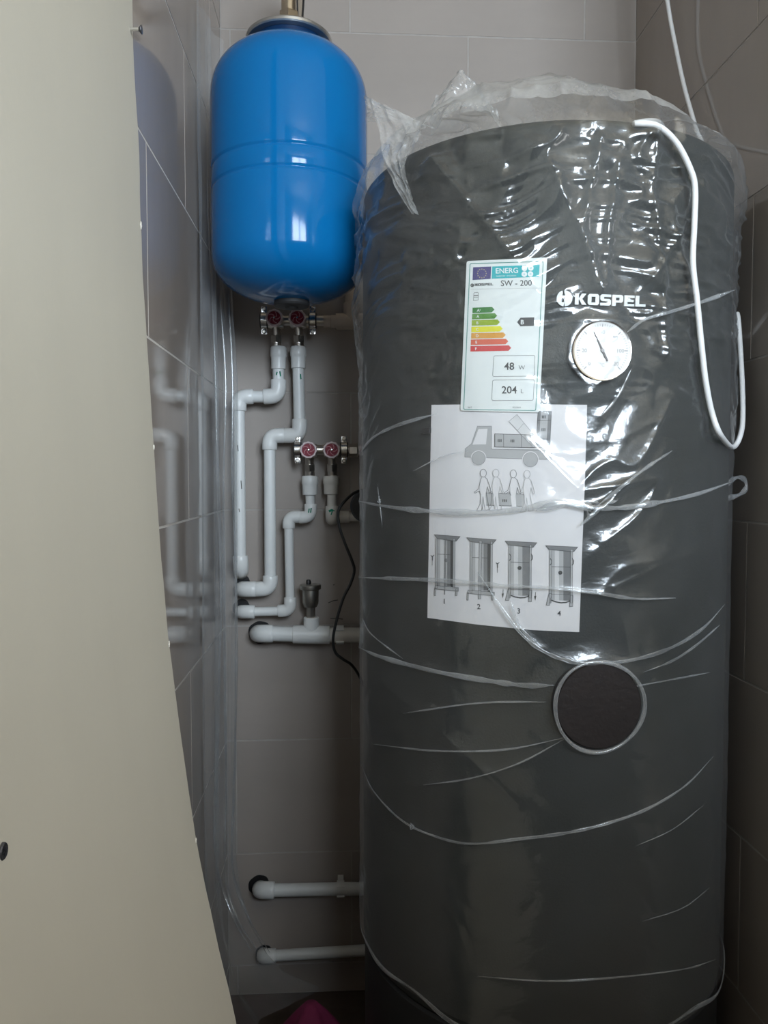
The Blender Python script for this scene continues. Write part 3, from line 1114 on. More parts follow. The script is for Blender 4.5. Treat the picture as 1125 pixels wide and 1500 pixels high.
# ------------------------------------------------------------------ the big grey tank
tank = thing('hot_water_tank', 'tall dark grey round hot water tank wrapped in clear film', 'water tank', (TX, TY, 0))
ZTOP, ZBOT = 1.582, 0.395
bm = NB()
prof = [(0, ZBOT), (TR - 0.012, ZBOT), (TR - 0.003, ZBOT + 0.004), (TR, ZBOT + 0.012)]
prof += [(TR, ZBOT + 0.1 + (ZTOP - 0.03 - ZBOT - 0.1) * i / 10) for i in range(11)]
prof += [(TR - 0.018 * (1 - math.cos(a)), ZTOP - 0.018 + 0.018 * math.sin(a)) for a in (0.2, 0.5, 0.9, 1.25, 1.57)]
prof += [(0, ZTOP)]
lathe(bm, prof, (TX, TY, 0), (0, 0, 1), 144)
obj('insulation_jacket', bm, M_JACKET, tank, smooth=True)
bm = NB()
lathe(bm, [(0, ZTOP - 0.002), (TR - 0.03, ZTOP - 0.002), (TR - 0.03, ZTOP + 0.006), (TR - 0.036, ZTOP + 0.010), (0, ZTOP + 0.010)], (TX, TY, 0), (0, 0, 1), 72)
obj('lid', bm, M_LID, tank, smooth=True)
bm = NB()
lathe(bm, [(0, 0.09), (TR - 0.010, 0.09), (TR - 0.003, 0.096), (TR - 0.002, 0.11), (TR - 0.002, ZBOT - 0.004), (TR - 0.006, ZBOT), (0, ZBOT)], (TX, TY, 0), (0, 0, 1), 96)
obj('base', bm, M_BASE, tank, smooth=True)
for k in range(3):
    a = math.radians(-90 + 25 + 120 * k)
    bm = NB()
    lathe(bm, [(0, 0), (0.026, 0), (0.026, 0.014), (0.016, 0.022), (0.014, 0.10), (0, 0.10)], (TX + 0.2 * math.cos(a), TY + 0.2 * math.sin(a), 0), (0, 0, 1), 20)
    obj('foot', bm, M_BASE, tank, smooth=True)


def normal_at(p):
    return Vector((p.x - TX, p.y - TY, 0)).normalized()


def print_bm(polys, off, step=0.010):
    """polys: lists of picture points; laid round the tank's side, cut fine enough to follow its curve"""
    out = bmesh.new()
    for poly in polys:
        b2 = bmesh.new()
        vs = [b2.verts.new((x, y, 0)) for x, y in poly]
        try:
            f = b2.faces.new(vs)
        except ValueError:
            b2.free()
            continue
        x0, x1 = min(p[0] for p in poly), max(p[0] for p in poly)
        stepx = 9.0
        if x1 - x0 > stepx:
            bmesh.ops.triangulate(b2, faces=b2.faces[:])
            x = x0 + stepx
            while x < x1 - 0.5:
                bmesh.ops.bisect_plane(b2, geom=b2.verts[:] + b2.edges[:] + b2.faces[:], plane_co=(x, 0, 0), plane_no=(1, 0, 0))
                x += stepx
        elif len(poly) > 4:
            bmesh.ops.triangulate(b2, faces=b2.faces[:])
        m = {v: out.verts.new(tank_pt(v.co.x, v.co.y, off)) for v in b2.verts}
        for f in b2.faces:
            try:
                out.faces.new([m[v] for v in f.verts])
            except ValueError:
                pass
        b2.free()
    # every face looks out of the tank
    for f in out.faces:
        f.normal_update()
        c = f.calc_center_median()
        if f.normal.dot(Vector((c.x - TX, c.y - TY, 0))) < 0:
            f.normal_flip()
    return out


def pr(name, polys, off, m, parent):
    bm = print_bm(polys, off)
    me = bpy.data.meshes.new(name)
    bm.to_mesh(me)
    bm.free()
    return link(name, me, m, parent)


def stroke(pts, w, closed=False):
    """polyline to quads"""
    out = []
    seq = pts + [pts[0]] if closed else pts
    for (x0, y0), (x1, y1) in zip(seq, seq[1:]):
        L = math.hypot(x1 - x0, y1 - y0)
        if L < 1e-6:
            continue
        ux, uy = (x1 - x0) / L, (y1 - y0) / L
        nx, ny = -uy * w / 2, ux * w / 2
        ex, ey = ux * w * 0.35, uy * w * 0.35
        out.append([(x0 + nx - ex, y0 + ny - ey), (x1 + nx + ex, y1 + ny + ey), (x1 - nx + ex, y1 - ny + ey), (x0 - nx - ex, y0 - ny - ey)])
    return out


def circle(cx, cy, rx, ry=None, n=28):
    ry = ry or rx
    return [(cx + rx * math.cos(2 * math.pi * i / n), cy + ry * math.sin(2 * math.pi * i / n)) for i in range(n)]


def rrect(c, rad, n=4):
    """rounded quadrilateral from four corners"""
    out = []
    for i in range(4):
        p, a, b = Vector(c[i]), Vector(c[i - 1]), Vector(c[(i + 1) % 4])
        u, v = (a - p).normalized(), (b - p).normalized()
        s, e = p + u * rad, p + v * rad
        for j in range(n + 1):
            t = j / n
            q = s * (1 - t) ** 2 + p * (2 * t * (1 - t)) + e * t * t
            out.append((q.x, q.y))
    return out


def text_polys(s, x, y, h, ang=0.0, bold=0.0, xs=1.0, align='LEFT', shear=0.0):
    """a word as triangles in picture points; (x, y) baseline start, h capital height"""
    cu = bpy.data.curves.new('txt', 'FONT')
    cu.body = s
    cu.size = 1.0
    cu.offset = bold
    cu.align_x = align
    cu.resolution_u = 3
    o = bpy.data.objects.new('txt', cu)
    COL.objects.link(o)
    dg = bpy.context.evaluated_depsgraph_get()
    dg.update()
    me = o.evaluated_get(dg).to_mesh()
    k = h / 0.70
    ca, sa = math.cos(ang), math.sin(ang)
    polys = []
    for f in me.polygons:
        q = []
        for vi in f.vertices:
            v = me.vertices[vi].co
            a, b = (v.x + shear * v.y) * k * xs, -v.y * k
            q.append((x + a * ca - b * sa, y + a * sa + b * ca))
        polys.append(q)
    o.evaluated_get(dg).to_mesh_clear()
    bpy.data.objects.remove(o)
    bpy.data.curves.remove(cu)
    return polys


# jacket seams and the small clip by the paper
pr('seam', stroke([(652, 300), (652, 640), (655, 960), (657, 1330)], 1.6), 0.0006, M_SEAM, tank)
pr('seam', stroke([(690, 1010), (692, 1340)], 3.0), 0.0005, M_SEAM, tank)
bm = NB()
pa = tank_pt(625, 631, 0.002)
n_ = normal_at(pa)
rot = Matrix.Rotation(math.atan2(n_.x, -n_.y), 3, 'Z')
box(bm, pa, (0.014, 0.006, 0.008), bevel=0.001, rot=rot)
obj('jacket_clip', bm, M_BLACK, tank)

# brand lettering: heavy square letters and a round emblem
KO = {
    'K': [[(0, 0), (.34, 0), (.34, 1), (0, 1)], [(.34, .40), (.62, 1), (1.02, 1), (.66, .52), (1.06, 0), (.64, 0), (.34, .55)]],
    'O': [[(0, .16), (.16, 0), (.34, 0), (.34, 1), (.16, 1), (0, .84)], [(.70, 0), (.90, 0), (1.04, .16), (1.04, .84), (.90, 1), (.70, 1)],
          [(.34, 0), (.70, 0), (.70, .24), (.34, .24)], [(.34, .76), (.70, .76), (.70, 1), (.34, 1)]],
    'S': [[(0, 0), (.84, 0), (.98, .12), (.98, .24), (0, .24)], [(.64, .24), (.98, .24), (.98, .48), (.84, .60), (.64, .60)], [(.14, .40), (.64, .40), (.64, .60), (0, .60), (0, .54)],
          [(0, .60), (.34, .60), (.34, .78), (0, .78)], [(0, .78), (.98, .78), (.98, 1), (.14, 1), (0, .88)]],
    'P': [[(0, 0), (.34, 0), (.34, 1), (0, 1)], [(.34, .76), (.66, .76), (.66, 1), (.34, 1)], [(.66, .30), (.86, .30), (1.0, .44), (1.0, .86), (.86, 1), (.66, 1)],
          [(.34, .30), (.66, .30), (.66, .50), (.34, .50)]],
    'E': [[(0, 0), (.30, 0), (.30, 1), (0, 1)], [(.30, 0), (.92, 0), (.92, .22), (.30, .22)], [(.30, .40), (.86, .40), (.86, .60), (.30, .60)], [(.30, .78), (.92, .78), (.92, 1), (.30, 1)]],
    'L': [[(0, 0), (.34, 0), (.34, 1), (0, 1)], [(.34, 0), (.92, 0), (.92, .24), (.34, .24)]],
}


def brand_word(x0, y0, x1, y1, h0, h1, gap=0.10):
    """baseline from (x0,y0) to (x1,y1), cap height h0 to h1"""
    widths = [1.06, 1.04, 0.98, 1.0, 0.92, 0.92]
    tot = sum(widths) + gap * 5
    out = []
    u = 0.0
    for ch, w in zip('KOSPEL', widths):
        polys = []
        for poly in KO[ch]:
            q = []
            for a, b in poly:
                f = (u + a) / tot
                h = h0 + (h1 - h0) * f
                q.append((x0 + (x1 - x0) * f + b * h * 0.04, y0 + (y1 - y0) * f - b * h))
            polys.append(q)
        out.append(polys)
        u += w + gap
    return out


def emblem(cx, cy, rx, ry):
    """disc split by a leaning t-and-h figure"""
    def pt(a, b):
        return (cx + a * rx, cy - b * ry)
    arc = lambda r, a0, a1, n=14: [pt(r * math.cos(math.radians(a0 + (a1 - a0) * i / n)), r * math.sin(math.radians(a0 + (a1 - a0) * i / n))) for i in range(n + 1)]
    left = arc(1.0, 105, 262) + [pt(-.02, -.45), pt(-.30, -.48), pt(-.42, -.32), pt(-.38, .02), pt(-.05, .12), pt(-.02, .36), pt(-.30, .34), pt(-.22, .62)]
    right = arc(1.0, 90, -62) + [pt(.34, -.62), pt(.46, -.1), pt(.40, .20), pt(.22, .16), pt(.10, -.15), pt(.02, -.98), pt(-.06, -.2), pt(.06, .42), pt(-.02, .80)]
    return [left, right]


def raised(name, polys, off0, off1, m, parent):
    """printed shape given real thickness"""
    bm = print_bm(polys, off1)
    r = bmesh.ops.remove_doubles(bm, verts=bm.verts[:], dist=1e-5)
    g = bmesh.ops.extrude_face_region(bm, geom=bm.faces[:])
    vs = [e for e in g['geom'] if isinstance(e, bmesh.types.BMVert)]
    for v in vs:
        n = normal_at(v.co)
        v.co = v.co - n * (off1 - off0)
    return obj(name, bm, m, parent)


for ch, polys in zip('KOSPEL', brand_word(842, 446, 945.5, 449.5, 16.5, 15.8)):
    o = raised('letter', polys, 0.0, 0.0022, M_WHITE, tank)
raised('emblem', emblem(827, 437, 11.5, 11.8), 0.0, 0.0022, M_WHITE, tank)

# thermometer
pc = tank_pt(877, 516, 0.0)
n = normal_at(pc)
TH = 0.0375
bm = NB()
h = 0.013
lathe(bm, [(0, -0.01), (TH * 0.93, -0.01), (TH * 0.95, 0.0), (TH * 0.98, h * 0.5), (TH, h * 0.6), (TH, h), (TH * 0.975, h + 0.0012), (TH * 0.93, h + 0.0008), (TH * 0.92, h - 0.001), (0, h - 0.001)], pc, n, 64)
thm = obj('thermometer', bm, M_CHROME, tank, smooth=True)
thm['label'] = 'round white dial thermometer with chrome rim'
bm = NB()
lathe(bm, [(TH * 0.922, h - 0.0012), (TH * 0.922, h - 0.0002), (0, h - 0.0002)], pc, n, 64)
obj('dial', bm, M_DIAL, thm)
side = Vector((0, 0, 1)).cross(n).normalized()   # to the right as seen from the room
if side.dot(Vector((1, 0, 0))) < 0:
    side = -side
upv = Vector((0, 0, 1))


def dialp(a, b, z=h):
    return pc + side * a + upv * b + n * z


bm = NB()
for i in range(49):
    a = math.radians(225 - 270 * i / 48)
    r1, r0 = TH * 0.86, TH * (0.74 if i % 8 == 0 else 0.80)
    w = 0.0006 if i % 8 == 0 else 0.0003
    c_, s_ = math.cos(a), math.sin(a)
    q = [dialp(r0 * c_ - w * s_, r0 * s_ + w * c_), dialp(r1 * c_ - w * s_, r1 * s_ + w * c_), dialp(r1 * c_ + w * s_, r1 * s_ - w * c_), dialp(r0 * c_ + w * s_, r0 * s_ - w * c_)]
    bm.faces.new([bm.verts.new(v) for v in q])
obj('scale', bm, M_DIALINK, thm)
for i, s in enumerate(('0', '20', '40', '60', '80', '100', '120')):
    a = math.radians(225 - 45 * i)
    bm = NB()
    for poly in text_polys(s, 0, 0, 0.0046, align='CENTER', bold=0.01):
        bm.faces.new([bm.verts.new(dialp(TH * 0.60 * math.cos(a) + q[0], TH * 0.60 * math.sin(a) - q[1] - 0.0023)) for q in poly])
    obj('number', bm, M_DIALINK, thm)
bm = NB()
for poly in text_polys('°C', 0, 0, 0.0040, align='CENTER'):
    bm.faces.new([bm.verts.new(dialp(q[0] + 0.0, -TH * 0.52 - q[1])) for q in poly])
obj('unit', bm, M_DIALINK, thm)
bm = NB()
ang = math.radians(116)
c_, s_ = math.cos(ang), math.sin(ang)
ndl = [(-0.0145, 0.0011), (-0.002, 0.0011), (0.026, 0.0003), (0.026, -0.0003), (-0.002, -0.0011), (-0.0145, -0.0011)]
lo = [bm.verts.new(dialp(a * c_ - b * s_, a * s_ + b * c_, h + 0.0008)) for a, b in ndl]
hi = [bm.verts.new(dialp(a * c_ - b * s_, a * s_ + b * c_, h + 0.0014)) for a, b in ndl]
bm.faces.new(hi)
bm.faces.new(lo[::-1])
for j in range(6):
    bm.faces.new((lo[j], lo[(j + 1) % 6], hi[(j + 1) % 6], hi[j]))
obj('needle', bm, M_NEEDLE, thm)
bm = NB()
lathe(bm, [(0.0022, h), (0.0022, h + 0.002), (0, h + 0.0024)], pc, n, 14)
obj('hub', bm, M_DIALINK, thm, smooth=True)

# cleaning port with its dark cover
pp_ = tank_pt(872, 1030, 0.0)
pn = normal_at(pp_)
PR = 0.0535
bm = NB()
lathe(bm, [(0, -0.02), (PR * 1.04, -0.02), (PR * 1.04, 0.0), (PR * 1.02, 0.012), (PR * 0.99, 0.014), (0, 0.0145)], pp_, pn, 64)
port = obj('port_cover', bm, M_FOAM, tank, smooth=True)
port['label'] = 'round dark brown cover of the inspection port'

# ------------------------------------------------------------------ instruction paper under the film
PO = 0.0012
paper = pr('instruction_sheet', [[(632, 593), (745, 592), (860, 593), (857, 700), (853, 800), (848.5, 926), (780, 923), (700, 915), (626, 905), (629, 750)]], PO, M_PAPER, None)
mod = paper.modifiers.new('thickness', 'SOLIDIFY')
mod.thickness = 0.0004
mod.offset = -1
tag(paper, 'white paper sheet with transport drawings held under the film, below the energy label', 'paper')


def K8(x, y):
    return (600 + x / 3.75, 580 + y / 3.75)


def K8s(pts):
    return [K8(*p) for p in pts]


P1, P2, P3 = PO + 0.0003, PO + 0.0005, PO + 0.0007
# lorry
pr('lorry_drawing', [K8s([(303, 335), (305, 290), (340, 262), (373, 166), (450, 166), (450, 285), (455, 292), (690, 292), (780, 300), (780, 350), (303, 336)])], P1, M_G1, paper)
pr('lorry_outline', sum([stroke(K8s([(303, 336), (305, 290), (340, 262), (373, 166), (450, 166), (450, 292), (780, 300), (780, 350), (303, 336)]), 0.5)], []), P2, M_G2, paper)
pr('lorry_window', [K8s([(345, 268), (378, 182), (428, 180), (420, 266)])], P2, M_PAPER, paper)
for cx, cy, r in ((379, 342, 37), (664, 350, 40)):
    pr('lorry_wheel', [circle(*K8(cx, cy), (r + 6) / 3.75)], P2, M_PAPER, paper)
    pr('lorry_wheel', [circle(*K8(cx, cy), r / 3.75)], P2 + 0.0002, M_G1, paper)
    pr('lorry_wheel', stroke(circle(*K8(cx, cy), r / 3.75), 0.5, True), P3 + 0.0001, M_G2, paper)


def drawn_tank(c, bands, m0=M_G1, name='tank_drawing'):
    """tank drawn as a quadrilateral c (K8 points: top-left, top-right, bottom-right, bottom-left) with shade stripes"""
    (ax, ay), (bx, by), (cx, cy), (dx, dy) = c

    def uv(u, v):
        x = (ax * (1 - u) + bx * u) * (1 - v) + (dx * (1 - u) + cx * u) * v
        y = (ay * (1 - u) + by * u) * (1 - v) + (dy * (1 - u) + cy * u) * v
        return K8(x, y)
    for u0, u1, m in bands:
        pr(name, [[uv(u0, 0), uv(u1, 0), uv(u1, 1), uv(u0, 1)]], P2, m, paper)
    return uv


M_GA = mat('print_pale_grey', (0.68, 0.67, 0.675), 0.8)
# lying, tilted and standing tanks on the lorry
uv = drawn_tank([(468, 208), (690, 215), (690, 284), (468, 280)], [(0, 1, M_G1)])
pr('tank_drawing_lines', stroke([uv(0, 0), uv(1, 0)], .7) + stroke([uv(0, 1), uv(1, 1)], .7) + stroke([uv(0, 0), uv(0, 1)], .9) + stroke([uv(.22, 0), uv(.22, 1)], .5) + stroke([uv(.66, 0), uv(.66, 1)], .5), P3, M_G3, paper)
uv = drawn_tank([(545, 140), (590, 102), (700, 235), (680, 284)], [(0, 1, M_GA)])
pr('tank_drawing_lines', stroke([uv(0, 0), uv(1, 0), uv(1, 1), uv(0, 1)], .5, True) + stroke([uv(0, .35), uv(1, .35)], .4), P3, M_G2, paper)
uv = drawn_tank([(706, 84), (780, 84), (770, 288), (694, 282)], [(0, .2, M_G2), (.2, .75, M_G1), (.75, 1, M_G2)])
pr('tank_drawing_lines', stroke([uv(0, 0), uv(1, 0), uv(1, 1), uv(0, 1)], .5, True) + stroke([uv(0, .25), uv(1, .25)], .6) + stroke([uv(0, .76), uv(1, .76)], .6), P3, M_G3, paper)
for x, y in ((565, 247), (737, 115), (735, 185), (495, 245)):
    pr('drawn_emblem', [K8s([(x - 10 + 8 * k, y - 8), (x - 6 + 8 * k, y - 8), (x - 6 + 8 * k, y + 8), (x - 10 + 8 * k, y + 8)]) for k in range(3)], P3 + 0.0002, M_G3, paper)
# four people carrying a tank: outline figures
uv = drawn_tank([(420, 532), (628, 540), (620, 606), (415, 600)], [(0, 1, M_G1)])
pr('tank_drawing_lines', stroke([uv(0, 0), uv(1, 0)], .6) + stroke([uv(0, 1), uv(1, 1)], .6) + stroke([uv(.15, 0), uv(.15, 1)], .5) + stroke([uv(.76, 0), uv(.76, 1)], .5), P3, M_G3, paper)
pr('drawn_emblem', [K8s([(510 + 9 * k, 568), (515 + 9 * k, 568), (515 + 9 * k, 582), (510 + 9 * k, 582)]) for k in range(3)], P3 + 0.0002, M_G3, paper)


def figure(x, y, m, flip=1, legs=True):
    """outline of a walking person, head centre at x, y (K8)"""
    pr('person_drawing', [K8s([(x - 12, y + 22), (x + 14, y + 22), (x + 22, y + 60), (x + 12, y + 120), (x + 18, y + 200), (x - 6, y + 200), (x - 16, y + 120), (x - 20, y + 60)])] + [circle(*K8(x, y), 17 / 3.75, 22 / 3.75)], P3 + 0.0002, M_PAPER, paper)
    head = circle(*K8(x, y), 17 / 3.75, 22 / 3.75, 18)
    body = [(x - 8, y + 22), (x - 14, y + 34), (x - 20, y + 60), (x - 30 * flip, y + 90), (x - 50 * flip, y + 104), (x - 46 * flip, y + 110), (x - 22 * flip, y + 98), (x - 14, y + 118), (x - 18, y + 170), (x - 38, y + 208), (x - 10, y + 206), (x - 4, y + 180)]
    body2 = [(x + 8, y + 22), (x + 22, y + 34), (x + 34, y + 70), (x + 42, y + 104), (x + 34, y + 110), (x + 22, y + 74), (x + 16, y + 110), (x + 26, y + 160), (x + 34, y + 200), (x + 10, y + 204), (x + 2, y + 160), (x - 2, y + 130), (x - 4, y + 170), (x - 4, y + 200)]
    if not legs:
        body, body2 = body[:8], body2[:7]
    pr('person_outline', stroke(head, .75, True) + stroke(K8s(body), .75) + stroke(K8s(body2), .75), P3 + 0.0004, m, paper)


figure(405, 424, M_G2)
figure(570, 428, M_G2, legs=False)
figure(474, 424, M_G1)
figure(645, 430, M_G1)
# four crate diagrams
uvs = []
DG = [(135, 762, 278, 772, 150, 780, 242, 1045, 190), (314, 778, 476, 790, 340, 795, 448, 1070, 380), (525, 797, 700, 806, 552, 818, 662, 1098, 600), (748, 822, 924, 830, 776, 843, 888, 1125, 822)]
for i, (x0, y0, x1, y1, tx0, ty0, tx1, ty1, numx) in enumerate(DG):
    # tank body with shade on its sides
    a, b = tx0 + 2, tx1 - 2
    uv = drawn_tank([(a, ty0), (b, ty0 + 3), (b, ty1), (a, ty1 - 3)], [(0, .18, M_G1), (.18, .40, M_GA), (.40, .62, M_G1), (.62, .82, M_G2), (.82, 1, M_G3 if i < 2 else M_G2)], name='tank_diagram')
    q = [uv(0, 1), uv(.25, 1.03), uv(.5, 1.045), uv(.75, 1.035), uv(1, 1)]
    pr('tank_diagram_lines', stroke(q, 1.6) + stroke([uv(0, .34), uv(1, .34)], .7) + stroke([uv(0, .88), uv(1, .88)], .4) + stroke([uv(0, 0), uv(1, 0)], 1.0), P3, M_G3, paper)
    # crate: top board, posts, foot beams
    pr('crate_top', [K8s([(x0, y0), (x1, y1), (x1 - 22, y1 + 26), (x0 + 18, y0 + 22)])], P3 + 0.0002, M_G2, paper)
    pr('crate_top_edge', stroke(K8s([(x0, y0), (x1, y1), (x1 - 22, y1 + 26), (x0 + 18, y0 + 22)]), .6, True), P3 + 0.0004, M_G3, paper)
    posts = []
    for px_ in (tx0 - 1, tx1 + 3):
        posts.append(K8s([(px_ - 6, y0 + 22), (px_ + 5, y0 + 22), (px_ + 3, ty1 + 12), (px_ - 8, ty1 + 12)]))
    if i < 2:
        mx = (tx0 + tx1) / 2 + (2 if i == 0 else -4)
        wd = 2 if i == 0 else 7
        posts.append(K8s([(mx - wd, y0 + 20), (mx + wd, y0 + 20), (mx + wd - 6, ty1 + 45), (mx - wd - 6, ty1 + 45)]))
    pr('crate_post', posts, P3 + 0.0002, M_G1, paper)
    pr('crate_post_edge', sum([stroke(q_, .4, True) for q_ in posts], []), P3 + 0.0004, M_G3, paper)
    if i < 2:
        ft = [K8s([(x0 + 8, ty1 - 4), (x1 - 10, ty1 + 8), (x1 - 10, ty1 + 28), (x0 + 2, ty1 + 14)])]
        legs = [K8s([(lx, ty1 + 12), (lx + 8, ty1 + 12), (lx + 6, ty1 + 52), (lx - 2, ty1 + 52)]) for lx in (x0 + 2, x1 - 24)]
    else:
        ft = [K8s([(tx0 - 10, ty1 - 40), (tx0 + 4, ty1 - 40), (tx0 - 6, ty1 + 25), (tx0 - 26, ty1 + 25)]), K8s([(tx1 - 4, ty1 - 30), (tx1 + 10, ty1 - 30), (tx1 + 8, ty1 + 32), (tx1 - 10, ty1 + 32)])]
        legs = []
    pr('crate_foot', ft + legs, P3 + 0.0002, M_G1, paper)
    pr('crate_foot_edge', sum([stroke(q_, .5, True) for q_ in ft + legs], []), P3 + 0.0004, M_G3, paper)
    if i >= 2:
        cxy = {2: (604, 945), 3: (828, 971)}[i]
        pr('port_drawing', [circle(*K8(*cxy), 11 / 3.75, n=18)], P3 + 0.0003, M_G3, paper)
        # lifting straps curled on the posts
        for sx in (tx0 - 3, tx1 + 6):
            pr('strap_drawing', stroke(K8s([(sx, ty0 + 50), (sx + 7, ty0 + 62), (sx + 6, ty0 + 78), (sx - 1, ty0 + 86)]), 1.0), P3 + 0.0005, M_G3, paper)
    elif i == 0:
        pr('port_drawing', [circle(*K8(201, 903), 10 / 3.75, n=18)], P3 + 0.0003, M_G2, paper)
    pr('numeral', text_polys(str(i + 1), *K8(numx, (1142, 1171, 1195, 1208)[i]), 7.6, align='CENTER', bold=0.008), P3, M_INK, paper)
for x, y in ((125, 880), (483, 920)):       # screwdriver symbols
    pr('tool_drawing', stroke(K8s([(x - 8, y - 4), (x, y + 4), (x + 9, y - 6)]), 1.0) + stroke(K8s([(x, y), (x - 1, y + 50)]), .6) + stroke(K8s([(x, y), (x, y + 22)]), 1.4), P3, M_G3, paper)
for x, y in ((512, 1098), (690, 1112)):
    pr('arrow_drawing', [K8s([(x - 6, y - 12), (x + 6, y - 14), (x, y + 14)])] + stroke(K8s([(x + 2, y - 34), (x, y)]), .7), P3, M_G3, paper)

# ------------------------------------------------------------------ energy label


def K7(x, y):
    return (660 + x / 3.75, 360 + y / 3.75)


def K7s(pts):
    return [K7(*p) for p in pts]


LO = 0.0036
lab = pr('energy_label', [rrect(K7s([(88, 84), (531, 64), (488, 916), (54, 906)]), 4.0)], LO, M_LABEL, None)
mod = lab.modifiers.new('thickness', 'SOLIDIFY')
mod.thickness = 0.0004
mod.offset = -1
tag(lab, 'tall white energy label with coloured class arrows stuck above the paper sheet', 'label')
L1, L2 = LO + 0.0003, LO + 0.0005
fr = rrect(K7s([(107, 98), (509, 86), (468, 905), (72, 899)]), 2.5)
pr('border', stroke(fr, 1.0, True), L1, M_GREENLINE, lab)
pr('flag', [K7s([(124, 118), (223, 114), (220, 182), (121, 188)])], L1, M_NAVY, lab)
stars = []
for k in range(12):
    a = k * math.pi / 6
    cx, cy = 172 + 24 * math.cos(a), 152 + 24 * math.sin(a)
    st = []
    for j in range(10):
        r = 4.6 if j % 2 == 0 else 2.0
        st.append(K7(cx + r * math.sin(j * math.pi / 5), cy - r * math.cos(j * math.pi / 5)))
    stars.append(st)
pr('flag_stars', stars, L2, M_STAR, lab)
pr('title_bar', [K7s([(229, 114), (490, 104), (485, 170), (226, 181)])], L1, M_TEAL, lab)
pr('title_text', text_polys('ENERG', *K7(246, 152), 7.6, ang=-0.028, bold=0.012), L2, M_WHITE, lab)
pr('title_small_text', text_polys('енергия · ενεργεια', *K7(250, 170), 2.2, ang=-0.028, xs=1.05), L2, M_WHITE, lab)
for cx, cy, s in ((406, 124, 'Y'), (441, 122, 'IJA'), (405, 156, 'IE'), (439, 155, 'IA')):
    pr('title_dot', [circle(*K7(cx, cy), 4.1, n=20)], L2, M_WHITE, lab)
    x, y = K7(cx, cy)
    pr('title_dot_text', text_polys(s, x, y + 1.0, 2.0, align='CENTER'), L2 + 0.0002, M_TEAL, lab)
for polys in brand_word(*K7(132, 221), *K7(234, 217), 3.6, 3.6):
    pr('brand_letter', polys, L1, M_INK, lab)
pr('brand_emblem', emblem(*K7(119, 217), 2.5, 2.7), L1, M_INK, lab)
pr('model_text', text_polys('SW - 200', *K7(275, 221), 8.3, ang=-0.012, bold=0.006, xs=1.0), L1, M_INK, lab)
pr('rule', stroke(K7s([(110, 238), (500, 232)]), 0.3), L1, M_G1, lab)
pr('tank_icon', stroke(K7s([(128, 262), (133, 257), (149, 256), (153, 260), (151, 299), (126, 301)]), 0.6, True) + stroke(K7s([(129, 274), (150, 273)]), 1.5) + stroke(K7s([(128, 284), (150, 283)]), 0.6), L1, M_INK2, lab)
ROWS_A = [(121, 354, 241), (119, 388, 256), (117, 423, 271), (115, 459, 286), (114, 494, 303), (112, 529, 317), (110, 565, 333)]
for (x, y, xe), m, s in zip(ROWS_A, M_ARROW, ('A+', 'A', 'B', 'C', 'D', 'E', 'F')):
    hh = 15
    pr('class_arrow', [K7s([(x, y - hh + 1), (xe - 13, y - hh - 3), (xe, y - 4), (xe - 15, y + hh - 3), (x - 1, y + hh + 1)])], L1, m, lab)
    x_, y_ = K7(x + 24 if s != 'A+' else x + 24, y + 8)
    if s == 'A+':
        pr('class_letter', text_polys('A', x_, y_, 4.0, bold=0.02), L2, M_LABEL, lab)
        pr('class_letter', text_polys('+', x_ + 3.6, y_ - 1.2, 2.6, bold=0.02), L2, M_LABEL, lab)
    else:
        pr('class_letter', text_polys(s, x_, y_, 4.0, bold=0.02), L2, M_LABEL, lab)
pr('rating_arrow', [K7s([(366, 419), (384, 395), (460, 393), (458, 440), (384, 442)])], L1, M_INK, lab)
pr('rating_letter', text_polys('B', *K7(384, 431), 6.4, bold=0.02), L2, M_LABEL, lab)
for c, s, u, xs_, ys_, xu in (([(238, 604), (464, 602), (459, 716), (231, 718)], '48', 'W', 294, 681, 374), ([(231, 738), (460, 735), (454, 849), (226, 850)], '204', 'L', 280, 811, 384)):
    pr('value_box', stroke(rrect(K7s(c), 2.6), 0.6, True), L1, M_INK2, lab)
    pr('value_text', text_polys(s, *K7(xs_, ys_), 10.6, bold=0.012), L1, M_INK, lab)
    pr('unit_text', text_polys(u, *K7(xu, ys_ - 1), 6.2), L1, M_INK2, lab)
pr('small_print', text_polys('2017', *K7(94, 892), 2.2, bold=0.01), L1, M_INK2, lab)
pr('small_print', text_polys('812/2013', *K7(341, 892), 2.2, bold=0.01), L1, M_INK2, lab)

# ------------------------------------------------------------------ clear film round the tank
FILM_OFF = 0.0085
Z0, ZS = 0.412, 1.562


def cyl_uv(px, py):
    p = tank_pt(px, py, FILM_OFF)
    th = math.atan2(p.x - TX, -(p.y - TY))      # 0 faces the room, + to the right
    return th * (TR + FILM_OFF), p.z


front = np.linspace(-1.75, 1.75, 460)
back = np.linspace(1.75, 2 * math.pi - 1.75, 90)[1:]
TH_ = np.concatenate([front, back])
zside = np.linspace(Z0, ZS, 470)
ntop = 60
cols = len(TH_)
U = TH_ * (TR + FILM_OFF)


